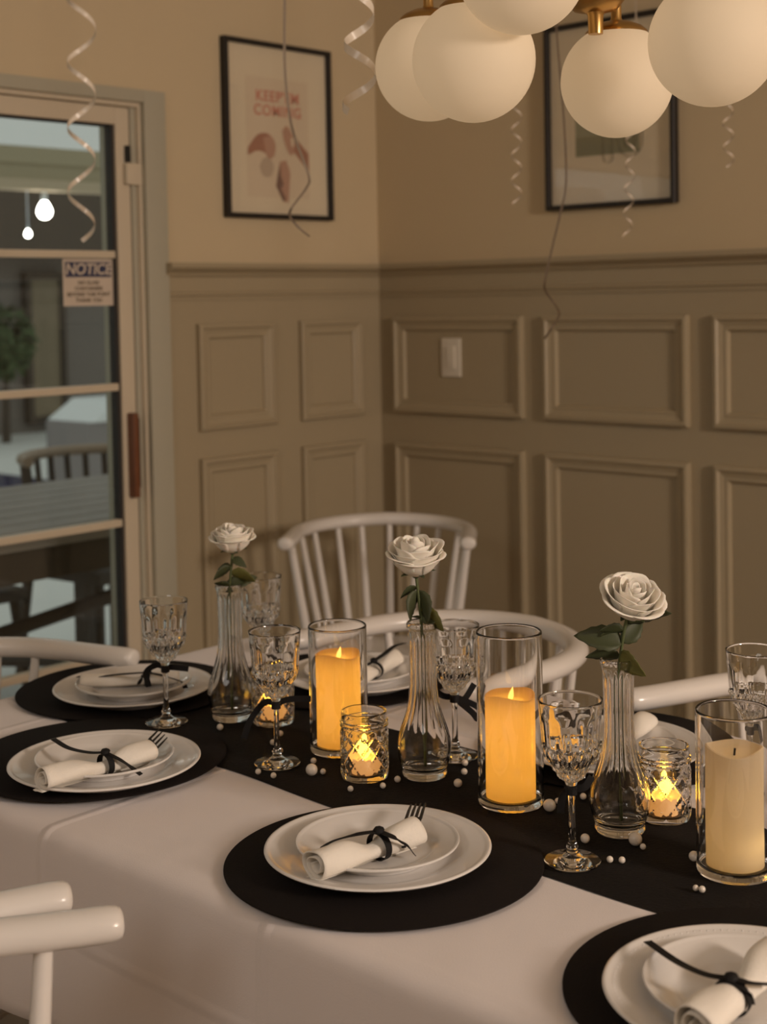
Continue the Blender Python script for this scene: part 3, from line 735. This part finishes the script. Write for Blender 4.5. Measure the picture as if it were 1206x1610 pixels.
for p, lab, tl in (((574, 1222), 'small quilted glass jar in front of the shorter candle', 'glowing tealight inside the front quilted jar'),
                   ((1045, 1286), 'small quilted glass jar between right vase and dim candle', 'glowing tealight inside the quilted jar at right'),
                   ((430, 1136), 'small quilted glass jar half hidden behind a goblet at left', 'glowing tealight inside the jar behind the left goblet')):
    c = on_z(*p, RT); z = surf(c[0], c[1])+.0002
    o = mesh_obj('quilted_jar', JAR, 'glass'); o.location = (c[0], c[1], z); tag(o, lab, 'jar', 'quilted candle jars')
    e = empty('tealight', (c[0], c[1], z+.0076)); tag(e, tl, 'candle', 'tealights')
    mesh_obj('shell', TEA, 'tea_wax', e); f = mesh_obj('flame', TFL, 'tea_flame', e); f.location = (0, 0, .0206); f.scale = (1.25, 1.25, 1.05)

# ------------------------------------------------------------------ roses
def petal_mesh(r0, r1, h, wdt, curl, seed):
    rnd = random.Random(seed); nu, nv = 12, 10; V, Fc = [], []
    p1_, p2_ = rnd.uniform(0, 6), rnd.uniform(0, 6)
    for j in range(nv+1):
        v = j/nv
        for i in range(nu+1):
            u = i/nu*2-1
            ve = v*(1-.30*abs(u)**2.6)                        # rounded top outline
            rr = r0+(r1-r0)*math.sin(min(1, ve*1.35)*PI/2)**.9
            z = h*ve**1.15
            k = max(0, ve-.60)/.40
            rr += curl*k**1.5; z -= curl*.8*k**2.2
            a = u*wdt*(.45+.55*math.sin(min(1, v*1.5)*PI/2))
            ruf = (.0011*math.sin(3.2*u+p1_)+.0006*math.sin(7*u+p2_))*ve**2*(1 if r1 > .012 else .4)
            rad = rr+ruf+curl*.2*abs(u)**3*ve
            V.append((rad*math.cos(a), rad*math.sin(a), z+ruf*.8))
    for j in range(nv):
        for i in range(nu): a = j*(nu+1)+i; Fc.append((a, a+1, a+nu+2, a+nu+1))
    return from_py('petal', V, Fc, 0)
def leaf_mesh(L=.045, W=.024, fold=.25, droop=.3):
    V, Fc = [], []; n = 10
    for i in range(n+1):
        t = i/n; wv = W/2*math.sin(PI*t**.8)**.9*(1-.15*t)+(.0008 if i < n else .0002)
        x = L*t; z = -droop*L*t*t
        ser = 1+.06*((i % 2)*2-1)
        V += [(x, -wv*ser, z+wv*fold), (x, -wv*.5, z+wv*fold*.45), (x, 0, z), (x, wv*.5, z+wv*fold*.45), (x, wv*ser, z+wv*fold)]
    for i in range(n):
        for k in range(4): a = i*5+k; Fc.append((a, a+1, a+6, a+5))
    return from_py('leaf', V, Fc, 0)
LEAF = leaf_mesh(.055, .033)
def solid(o, t):
    s = o.modifiers.new('thickness', 'SOLIDIFY'); s.thickness = t; s.offset = 0
def rose(vz, top, tilt, label, leaves, scale=1., squash=1., rz=0.):
    x, y, z = vz
    r = empty('rose', (x, y, z)); tag(r, label, 'rose', 'white roses')
    top = np.array(top)-np.array([x, y, z])
    base = np.array([.004, -.003, .013])
    pts = spline([base, base*.3+np.array([0, 0, .10]), np.array([0, 0, .19]), top*.5+np.array([0, 0, .105]), top], 8)
    mesh_obj('stem', tube('stem', pts, .0021, 8), 'stem', r)
    # bloom
    q = Matrix.Translation(Vector(top)) @ Matrix.Rotation(tilt[1], 4, 'Z') @ Matrix.Rotation(tilt[0], 4, 'Y') @ Matrix.Rotation(rz, 4, 'Z') @ Matrix.Diagonal((scale, scale, scale*squash, 1))
    cal = mesh_obj('calyx', lathe('calyx', [(0, -.004), (.004, -.003), (.007, .001), (.0085, .005), (.006, .007), (0, .008)], 16), 'leaf', r); cal.matrix_local = q
    layers = [(2, .001, .0060, .047, 1.9, 0., 0), (3, .002, .0115, .048, 1.35, .001, .3), (4, .003, .0175, .047, 1.1, .003, .7), (5, .004, .0240, .0460, .98, .006, .2), (5, .005, .0290, .0430, .98, .0085, .6), (5, .006, .0320, .0360, .95, .0105, .1)]
    sd = int(abs(x*1000))
    for li, (n, r0, r1, h, wd, cu, ph) in enumerate(layers):
        for k in range(n):
            me = petal_mesh(r0, r1*(1+random.uniform(-.05, .05)), h*(1+random.uniform(-.06, .06)), wd, cu, sd+li*10+k)
            o = mesh_obj('petal', me, 'petal', r); o.matrix_local = q @ Matrix.Rotation(ph+2*PI*k/n+random.uniform(-.12, .12), 4, 'Z'); solid(o, .0007)
    for k in range(5):
        o = mesh_obj('sepal', SEPAL, 'leaf', r); o.matrix_local = q @ Matrix.Rotation(2*PI*k/5+.4, 4, 'Z') @ Matrix.Translation((.004, 0, .002)) @ Matrix.Rotation(-.35, 4, 'Y'); solid(o, .0006)
    ca = math.atan2(AX[1], AX[0])
    for (h, az, el, s, mt, roll) in leaves:
        # height above vase foot, azimuth relative to the picture's right, elevation, size
        i = min(range(len(pts)), key=lambda i: abs(pts[i][2]-h)); p = Vector(pts[i])
        o = mesh_obj('leaf', LEAF_P if mt == 'leaf_pale' else LEAF, mt, r)
        o.matrix_local = Matrix.Translation(p) @ Matrix.Rotation(ca+az, 4, 'Z') @ Matrix.Rotation(-el, 4, 'Y') @ Matrix.Rotation(roll, 4, 'X') @ Matrix.Diagonal((s, s, s, 1))
        solid(o, .0006)
SEPAL = leaf_mesh(.022, .008, .2, .2); LEAF_P = LEAF.copy()
def top_of(px, py, vz):
    d = math.hypot(vz[0]-CAM[0], vz[1]-CAM[1]); rr = ray(px, py); k = d/math.hypot(rr[0], rr[1]); return CAM+rr*k
view_az = math.atan2(-AF[1], -AF[0])
rose(VZ[0], top_of(366, 868, VZ[0]), (.14, view_az), 'white rose in the vase nearest the patio door', [(.246, PI+.25, -.35, .62, 'leaf', 1.0), (.246, PI-.35, .0, .5, 'leaf', -.8), (.236, -.15, -.10, .80, 'leaf_pale', -1.1), (.218, .1, .30, .80, 'leaf', 1.0), (.205, 1.6, .9, .5, 'leaf', 0), (.215, PI+.3, .55, .5, 'leaf', .8), (.258, -.5, -.3, .5, 'leaf', .7)], .90, 1.08)
rose(VZ[1], top_of(654, 904, VZ[1]), (.20, view_az), 'white rose in the middle vase with one olive leaf hanging', [(.264, PI+.5, -1.0, .80, 'leaf', 1.2), (.264, -.4, -1.05, .85, 'leaf', -1.2), (.268, PI-.1, -.35, .5, 'leaf', .8), (.232, -.2, -.55, .80, 'leaf_pale', -1.2), (.218, PI+.4, .5, .35, 'leaf', .5), (.224, -.5, .1, .5, 'leaf', 1.)], 1.04, 1.12)
rose(VZ[2], top_of(987, 964, VZ[2]), (.55, view_az+.35), 'white rose in the vase at right, facing the camera with spread leaves', [(.262, .05, .38, 1.0, 'leaf', -1.0), (.250, PI+.1, .28, .60, 'leaf', 1.0), (.238, PI+.1, .30, 1.05, 'leaf', -1.0), (.222, PI-.3, .15, .75, 'leaf', 1.0), (.236, .2, .8, .75, 'leaf', 1.2), (.228, -1.2, -.5, .80, 'leaf_pale', 1.4), (.250, PI-.2, .0, .55, 'leaf', .8)], 1.0, 1.0)

# ------------------------------------------------------------------ pearls
PEARLS = [((490, 1210), 9, 'largest pearl bead left of the front quilted jar'), ((493, 1196), 4.5, 'small pearl bead just behind the largest bead near the front jar'), ((508, 1213), 4.5, 'small pearl bead just right of the largest bead near the front jar'),
    ((406, 1213), 4.5, 'small pearl bead at the left rim of the left goblet foot'), ((430, 1219), 4.5, 'small pearl bead in front of the left goblet foot'), ((551, 1240), 4.5, 'small pearl bead at the left front of the front jar'), ((602, 1235), 4.5, 'small pearl bead at the right front of the front jar'),
    ((625, 1225), 5, 'pearl bead between the front jar and the middle vase'), ((720, 1231), 6.5, 'pearl bead closest to the tall candle vase on its left'), ((730, 1213), 5, 'pearl bead second back, left of the tall candle vase'), ((731, 1199), 5, 'pearl bead at the foot of the goblet with black bow'),
    ((346, 1143), 5, 'pearl bead in front of the vase nearest the patio door'), ((407, 1138), 4, 'pearl bead behind the left goblet near its ribbon tail'), ((441, 1153), 4.5, 'pearl bead behind the left goblet stem'), ((429, 1167), 4.5, 'pearl bead left of the left goblet stem'), ((440, 1180), 5, 'pearl bead right behind the left goblet foot'),
    ((864, 1266), 9.5, 'large pearl bead at the right foot of the tall candle vase'), ((877, 1259), 4.5, 'small pearl bead beside the large bead at the tall candle vase'), ((917, 1252), 5, 'pearl bead just right of the nearest goblet bowl'), ((920, 1318), 7, 'pearl bead right of the nearest goblet stem'),
    ((959, 1351), 5, 'left one of two pearl beads right of the nearest goblet foot'), ((978, 1352), 5, 'right one of two pearl beads right of the nearest goblet foot'), ((999, 1319), 10, 'largest pearl bead in front of the right vase'), ((1011, 1331), 4.5, 'small pearl bead touching the large bead before the right vase'),
    ((1091, 1346), 7.5, 'pearl bead against the left side of the dim candle vase'), ((1094, 1396), 4.5, 'left one of two pearl beads at the runner edge by the dim candle'), ((1104, 1398), 5, 'right one of two pearl beads at the runner edge by the dim candle')]
pb = bmesh.new(); bmesh.ops.create_icosphere(pb, subdivisions=3, radius=1.0); PEARL = bpy.data.meshes.new('pearl_bead'); pb.to_mesh(PEARL); pb.free(); smooth(PEARL, 0)
for p, rpx, lab in PEARLS:
    c0 = on_z(p[0], p[1], RT+.004); r = rpx*np.linalg.norm(c0-CAM)/F_PX
    c = on_z(p[0], p[1], RT+r); z = surf(c[0], c[1])
    o = mesh_obj('pearl_bead', PEARL, 'pearl'); o.location = (c[0], c[1], z+r*.985); o.scale = (r, r, r)
    tag(o, lab, 'pearl', 'pearl beads scattered on the runner')

# ------------------------------------------------------------------ white spindle chairs
def chair_path():
    pts = []; W, Y0, Y1, DP = .235, -.225, .175, .24
    for k in range(15):
        y = Y1-(Y1-(Y0+DP))*(k/14)**1.6; fl = max(0, (y-.10)/.09); pts.append((-(W+.006*fl*fl), y))
    for k in range(1, 40):
        a = -PI/2+PI*k/40; pts.append((W*math.copysign(abs(math.sin(a))**.92, math.sin(a)), Y0+DP-DP*math.cos(a)**.92))
    pts += [(-x, y) for x, y in pts[:15][::-1]]
    return pts
RAIL_Z = .786
def make_chair():
    r = empty('spindle_chair')
    P = chair_path(); n = len(P)
    rads, pts = [], []
    for i, (x, y) in enumerate(P):
        e = min(i, n-1-i); end = min(1, (.55, .80, .92, .98, 1.)[min(e, 4)])
        rads.append(.0215*end); pts.append((x, y, RAIL_Z+.006*(1-abs(x)/.24)))
    mesh_obj('back_rail', tube('back_rail', pts, rads, 14, (1.05, .86), 60), 'white_paint', r)
    seat = []
    segs = 48; V, Fc = [], []
    for (s, z) in ((.0, .430), (.80, .430), (.97, .436), (1.0, .446), (.98, .456), (.90, .459), (.6, .452), (0, .449)):
        for k in range(segs):
            a = 2*PI*k/segs; c_, s_ = math.cos(a), math.sin(a)
            V.append((s*.215*math.copysign(abs(c_)**.75, c_), s*.215*math.copysign(abs(s_)**.75, s_)-.005, z))
    for i in range(7):
        for k in range(segs): k2 = (k+1) % segs; Fc.append((i*segs+k, i*segs+k2, (i+1)*segs+k2, (i+1)*segs+k))
    mesh_obj('seat', from_py('seat', V, Fc, 50, True), 'white_paint', r)
    for k in range(9):
        i = round(17+(n-1-34)*k/8)
        x, y = P[i]; b_ = Vector((x*.76, y*.80-.012, .452)); t = Vector((x, y, RAIL_Z-.008))
        mesh_obj('spindle', tube('spindle', [b_.lerp(t, u) for u in (0, .25, .5, .75, 1)], [.0095, .0105, .010, .009, .008], 8), 'white_paint', r)
    for i in (9, n-10):
        x, y = P[i]; b_ = Vector((x*.80, y*.75, .452)); t = Vector((x, y, RAIL_Z-.008))
        ao = mesh_obj('arm_spindle', tube('arm_spindle', [b_.lerp(t, u) for u in (0, .25, .5, .75, 1)], [.0105, .0125, .012, .011, .010], 8), 'white_paint', r)
    for sx in (-1, 1):
        for sy in (-1, 1):
            mesh_obj('leg', tube('leg', [(sx*.215, sy*.205-.005, 0), (sx*.19, sy*.18-.005, .22), (sx*.165, sy*.155-.005, .437)], [.011, .017, .014], 10), 'white_paint', r)
    for sx in (-1, 1): mesh_obj('stretcher', tube('stretcher', [(sx*.195, -.190, .185), (sx*.195, 0, .185), (sx*.195, .18, .185)], [.008, .011, .008], 8), 'white_paint', r)
    mesh_obj('stretcher', tube('stretcher', [(-.195, 0, .185), (0, 0, .185), (.195, 0, .185)], [.008, .011, .008], 8), 'white_paint', r)
    return r
chair0 = make_chair(); first = True
CH = [((.500, -.545), -2.49, 'white spindle-back chair pulled away into the panelled corner'),
      ((1.460, -1.415), PI-.15, 'white spindle chair on the far side behind the tall candle'),
      ((2.180, -1.415), 2.79, 'white spindle chair on the far side at the right edge'),
      ((.965, -2.090), -PI/2+.26, 'white spindle chair at the table end beside the patio door'),
      ((1.563, -2.582), -.335, 'white spindle chair at lower left, the farther of two rail ends'),
      ((2.038, -2.778), -.605, 'white spindle chair at lower left, the nearer of two rail ends')]
for (x, y), rz, lab in CH:
    c = chair0 if first else copy_tree(chair0); first = False
    c.location = (x, y, 0); c.rotation_euler = (0, 0, rz); tag(c, lab, 'chair', 'white spindle chairs')
    if 'far side' in lab or 'table end' in lab or 'the farther' in lab:
        for q in [q for q in c.children if q.name.startswith('arm_spindle')]: bpy.data.objects.remove(q)

# ------------------------------------------------------------------ globe chandelier
GD = .16
GL = [((675, 105), 85), ((745, 95), 97), ((820, -50), 103), ((970, 128), 88), ((1122, 65), 102)]
hub = at_depth(936, 2, 1.98)
ch = empty('globe_chandelier', (2.0, -1.80, CEIL)); tag(ch, 'brass chandelier with five white opal glass globes', 'chandelier')
def loc(p): return (p[0]-2.0, p[1]+1.80, p[2]-CEIL)
mesh_obj('canopy', lathe('canopy', [(0, 0), (.065, 0), (.065, -.012), (.05, -.022), (.012, -.028), (0, -.028)], 40), 'brass', ch)
mesh_obj('rod', tube('rod', [(0, 0, -.02), (hub[0]-2.0, hub[1]+1.80, hub[2]-CEIL)], .007, 12), 'brass', ch)
hb = mesh_obj('hub', lathe('hub', [(0, -.045), (.010, -.045), (.011, -.020), (.013, -.016), (.030, -.012), (.040, 0), (.036, .010), (.012, .018), (0, .018)], 40), 'brass', ch); hb.location = loc(hub)
sp = bmesh.new(); bmesh.ops.create_uvsphere(sp, u_segments=64, v_segments=32, radius=GD/2); GLOBE = bpy.data.meshes.new('globe'); sp.to_mesh(GLOBE); sp.free(); smooth(GLOBE, 0)
for (px, py), rp in GL:
    k = F_PX*GD/(2*rp); c = at_depth(px, py, k)
    g = mesh_obj('globe', GLOBE, 'globe', ch); g.location = loc(c)
    cap = mesh_obj('cap', lathe('cap', [(.045, -.016), (.044, -.010), (.036, -.003), (.022, .003), (.009, .006), (.0075, .010), (.0075, .040), (0, .040)], 36), 'brass', g); cap.location = (0, 0, GD/2)
    tp = c+np.array([0, 0, GD/2+.036])
    mesh_obj('arm', tube('arm', spline([loc(tp), loc(tp*.7+hub*.3+np.array([0, 0, .02])), loc(hub)], 6), .006, 10), 'brass', ch)

# ------------------------------------------------------------------ hanging ribbons
def curl(c_top, c_bot, r, turns, width, material, label, straight_to=None, phase=0., grow=0., wtilt=(0, 0, 1)):
    a, b_ = np.array(c_top), np.array(c_bot); n = int(turns*26)+2; pts = []
    for i in range(n):
        t = i/(n-1); th = 2*PI*turns*t+phase; rr = r*(1+grow*(t-.5)); p = a+(b_-a)*t
        pts.append(p+np.array([math.cos(th)*rr, math.sin(th)*rr, 0]))
    if straight_to is not None: pts = spline([straight_to, (np.array(straight_to)+pts[0])/2, pts[0]], 4)[:-1]+pts
    o = mesh_obj('curling_ribbon', strip('curling_ribbon', pts, width, .0004, lambda i, p, t: wtilt), material)
    tag(o, label, 'ribbon', 'curled ribbons hanging from the ceiling'); return o
def ceil_over(p): return (p[0], p[1], CEIL)
d = 3.1; t_, b_ = at_depth(128, -60, d), at_depth(128, 378, d)
curl(t_, b_, .030, 4.3, .0095, 'ribbon_white', 'cream curled ribbon hanging before the patio door', ceil_over(t_), .6, -.1)
d = 2.3; t_, b_ = at_depth(565, -70, d), at_depth(566, 178, d)
curl(t_, b_, .0240, 2.6, .0125, 'ribbon_white', 'cream curled ribbon hanging left of the globes', ceil_over(t_), 1.0, .35)
d = 3.4; t_, b_ = at_depth(812, 60, d), at_depth(812, 320, d)
curl(t_, b_, .0125, 6.5, .0042, 'ribbon_tan', 'thin curled ribbon hanging below the left pair of globes', ceil_over(t_), 0)
t_, b_ = at_depth(996, 120, d), at_depth(986, 374, d)
curl(t_, b_, .0115, 6.6, .0042, 'ribbon_tan', 'thin curled ribbon hanging in front of the right picture', ceil_over(t_), 0)
t_, b_ = at_depth(1142, 60, d), at_depth(1146, 262, d)
curl(t_, b_, .0125, 5.4, .0042, 'ribbon_tan', 'thin curled ribbon at right under the rightmost globe', ceil_over(t_), 0)
def string(ctrl, depth, width, material, label):
    pts = [at_depth(px, py, depth+dd) for px, py, dd in ctrl]; pts = spline([ceil_over(pts[0])]+pts, 8)
    o = mesh_obj('hanging_string', strip('hanging_string', pts, width, .0006, lambda i, p, t: Vector((AX[0], AX[1], 0))), material)
    tag(o, label, 'ribbon', 'straight strings hanging from the ceiling'); return o
string([(447, -40, 0), (447, 60, 0), (449, 125, 0), (455, 180, .0), (465, 220, .03), (485, 275, .04), (482, 295, 0), (460, 325, -.03), (456, 340, 0), (470, 358, .02), (487, 372, 0)], 3.0, .0055, 'ribbon_grey', 'grey ribbon hanging straight in front of the lettered print')
string([(872, -40, 0), (876, 60, 0), (886, 180, 0), (890, 285, 0), (880, 340, 0), (868, 390, 0), (857, 440, 0), (858, 458, .02), (872, 478, .03), (879, 495, .0), (868, 515, -.02), (856, 533, 0)], 3.3, .0045, 'ribbon_dark', 'dark thin string hanging low over the wainscot rail')

# ------------------------------------------------------------------ patio beyond the door
struct('patio_floor', box2('patio_floor', (-26, -14, -.14), (-.15, 22, -.04)), 'concrete')
fw = struct('wall_garden', box2('wall_garden', (-11.3, -8, -.04), (-11.0, 18, 2.05)), 'stucco')
roof = empty('garden_house_roof', (-11.0, 5, 2.05)); tag(roof, 'dark brown roof band above the grey garden wall', 'roof')
mesh_obj('roof_slope', from_py('roof_slope', [(.5, -13, -.02), (.5, 13, -.02), (-.3, 13, .95), (-.3, -13, .95), (.5, -13, -.10), (.5, 13, -.10), (-.5, 13, .0), (-.5, -13, .0)], [(0, 1, 2, 3), (4, 7, 6, 5), (0, 4, 5, 1), (1, 5, 6, 2), (2, 6, 7, 3), (3, 7, 4, 0)], None, True), 'dark_wood', roof)
# gate of tan slats in a dark frame on the garden wall
gy0, gy1 = sorted((on_x(42, 540, -10.9)[1], on_x(104, 540, -10.9)[1])); gz0, gz1 = on_x(80, 664, -10.9)[2], on_x(80, 428, -10.9)[2]
gt = empty('slatted_gate', (-10.98, (gy0+gy1)/2, gz0)); tag(gt, 'tan slatted garden gate with dark frame seen through the patio door', 'gate')
gw, gh = gy1-gy0, gz1-gz0
for nm, p0, p1 in (('frame_post', (0, -gw/2, 0), (.1, -gw/2+.07, gh)), ('frame_post', (0, gw/2-.07, 0), (.1, gw/2, gh)), ('frame_rail', (0, -gw/2+.07, 0), (.1, gw/2-.07, .08)), ('frame_rail', (0, -gw/2+.07, gh-.08), (.1, gw/2-.07, gh))):
    mesh_obj(nm, box2(nm, p0, p1), 'dark_wood', gt)
ns = 9
for k in range(ns):
    y = -gw/2+.07+(gw-.14)*(k+.5)/ns; mesh_obj('slat', boxes('slat', [((.05, y, gh/2), (.03, (gw-.14)/ns*.78, gh-.16))]), 'bamboo', gt)
# bush
def bush(c, rx, rz, n=500):
    rnd = random.Random(3); V, Fc = [], []
    for k in range(n):
        d = Vector((rnd.gauss(0, 1), rnd.gauss(0, 1), rnd.gauss(0, 1))).normalized()*(rnd.random()**.4)
        p = Vector((d.x*rx, d.y*rx, d.z*rz+rz*1.0)); a = Vector((rnd.gauss(0, 1), rnd.gauss(0, 1), rnd.gauss(0, 1))).normalized(); b2 = a.cross(d if d.length > .1 else Vector((0, 0, 1))).normalized()
        s = .09; i = len(V); V += [p-a*s, p+b2*s*.45, p+a*s, p-b2*s*.45]; Fc.append((i, i+1, i+2, i+3))
    return from_py('foliage', V, Fc)
bc = on_x(22, 660, -10.2); bs = empty('garden_bush', (bc[0], bc[1]-.1, -.04)); tag(bs, 'dark green bush in front of the slatted gate outside', 'bush')
fo = mesh_obj('foliage', bush(bc, .36, .42), 'plant', bs); fo.location = (0, 0, .62)
mesh_obj('trunk', tube('trunk', [(0, 0, 0), (.02, 0, .5), (0, .03, 1.1)], [.05, .04, .02], 8), 'dark_wood', bs)
# pool
pa, pb_ = on_z(-60, 733, -.03), on_z(95, 764, -.03)
struct('pool', box2('pool', (min(pa[0], pb_[0])-.2, min(pa[1], pb_[1])-1.5, -.06), (max(pa[0], pb_[0])+.4, max(pa[1], pb_[1])-.1, -.032)), 'water')
# storage box
sb0 = on_x(140, 742, -5.0); sb = empty('storage_box', (-5.0, sb0[1], -.04)); tag(sb, 'grey outdoor storage box with white sloped lid', 'storage box')
zt = on_x(150, 664, -5.0)[2]+.04
mesh_obj('body', box2('body', (-.5, 0, 0), (0, .9, zt), .01), 'cover', sb)
mesh_obj('lid', from_py('lid', [(.02, .03, zt), (.02, .92, zt), (-.52, .92, zt), (-.52, .03, zt), (.02, .25, zt+.14), (.02, .92, zt+.14), (-.52, .92, zt+.14), (-.52, .25, zt+.14)], [(0, 1, 2, 3), (4, 7, 6, 5), (0, 4, 5, 1), (1, 5, 6, 2), (2, 6, 7, 3), (3, 7, 4, 0)], None, True), 'lid', sb)
# pergola beam with lamps
by0 = -6.0; bz0, bz1, bz2, bz3 = [on_x(100, yy, -3.2)[2] for yy in (302, 286, 262, 236)]
pg = empty('pergola_beam', (-3.2, 0, 0)); tag(pg, 'olive and tan pergola beam across the patio above the lamps', 'pergola')
mesh_obj('lower_board', box2('lower_board', (-.06, by0, bz0), (.06, 5, bz1)), 'beam_light', pg)
mesh_obj('middle_board', box2('middle_board', (-.05, by0, bz1), (.035, 5, bz2)), 'beam', pg)
mesh_obj('upper_board', box2('upper_board', (-.07, by0, bz2), (.05, 5, bz3)), 'beam', pg)
for y in (by0+.1, 4.9): mesh_obj('post', box2('post', (-.06, y-.06, -.04), (.06, y+.06, bz0)), 'beam', pg)
BULB = lathe('bulb', [(0, -.055), (.018, -.051), (.032, -.038), (.038, -.020), (.037, -.004), (.028, .016), (.019, .030), (.015, .040), (0, .040)], 24, None, 60)
def lamp(px, py, s, label, drop):
    p = on_x(px, py, -3.2); l = empty('string_light', (p[0], p[1], p[2])); tag(l, label, 'lamp', 'pergola lamps')
    b1 = mesh_obj('bulb', BULB, 'bulb', l); b1.scale = (s, s, s)
    so = mesh_obj('socket', lathe('socket', [(0, .038), (.016, .038), (.017, .07), (.010, .082), (0, .082)], 16), 'socket', l); so.scale = (s, s, s)
    mesh_obj('cord', tube('cord', [(0, 0, .08*s), (0, 0, bz0-p[2])], .004, 6), 'socket', l)
lamp(70, 328, 1.0, 'large glowing bulb hanging outside the patio door', 0)
lamp(44, 366, .45, 'small glowing bulb lower left of the large outdoor bulb', 0)
# patio table
pt = empty('patio_table', (-.95, -1.05, -.04)); tag(pt, 'weathered plank patio table outside the door', 'table')
for k in range(8): mesh_obj('plank', boxes('plank', [((-.49+.14*k, 0, .775), (.130, 2.3, .03))], .003), 'patio_wood', pt)
for x in (-.5, .5): mesh_obj('apron', boxes('apron', [((x, 0, .71), (.03, 2.1, .10))]), 'dark_wood', pt)
for y in (-1.0, .95):
    mesh_obj('apron', boxes('apron', [((0, y, .71), (.97, .03, .10))]), 'dark_wood', pt)
    for x in (-.47, .47): mesh_obj('leg', boxes('leg', [((x, y-.05 if y > 0 else y+.05, .33), (.07, .06, .66))]), 'dark_wood', pt)
mesh_obj('brace', tube('brace', [(-.45, -.95, .1), (.45, .9, .62)], .025, 8), 'dark_wood', pt)
mesh_obj('brace', tube('brace', [(.45, -.95, .62), (-.45, .9, .1)], .025, 8), 'dark_wood', pt)
def patio_chair():
    r = empty('patio_chair')
    def arcp(R, z, yb, a=75): return [(R*math.sin(math.radians(t)), yb+R*(1-math.cos(math.radians(t))), z) for t in range(-a, a+1, 10)]
    mesh_obj('top_rail', tube('top_rail', arcp(.30, .86, -.32), .022, 8), 'rail_wood', r)
    mesh_obj('lower_rail', tube('lower_rail', arcp(.28, .50, -.28), .02, 8), 'dark_wood', r)
    mesh_obj('seat', boxes('seat', [((0, 0, .43), (.50, .48, .045))], .012), 'dark_wood', r)
    for t in range(-60, 61, 15):
        a = math.radians(t); mesh_obj('slat', tube('slat', [(.28*math.sin(a), -.28+.28*(1-math.cos(a)), .45), (.30*math.sin(a), -.32+.30*(1-math.cos(a)), .86)], .012, 6, (1.6, .6)), 'dark_wood', r)
    for sx in (-1, 1):
        for sy in (-1, 1): mesh_obj('leg', tube('leg', [(sx*.25, sy*.24, 0), (sx*.22, sy*.2, .42)], [.016, .022], 8), 'dark_wood', r)
    return r
pc = patio_chair(); pc.location = (-1.52, .02, -.04); pc.rotation_euler = (0, 0, -PI/2+.1); tag(pc, 'curved-back wooden patio chair across the patio table, right one', 'chair', 'patio chairs')
pc2 = copy_tree(pc); pc2.location = (-1.52, -.75, -.04); pc2.rotation_euler = (0, 0, -PI/2); tag(pc2, 'curved-back wooden patio chair across the patio table, left one', 'chair', 'patio chairs')
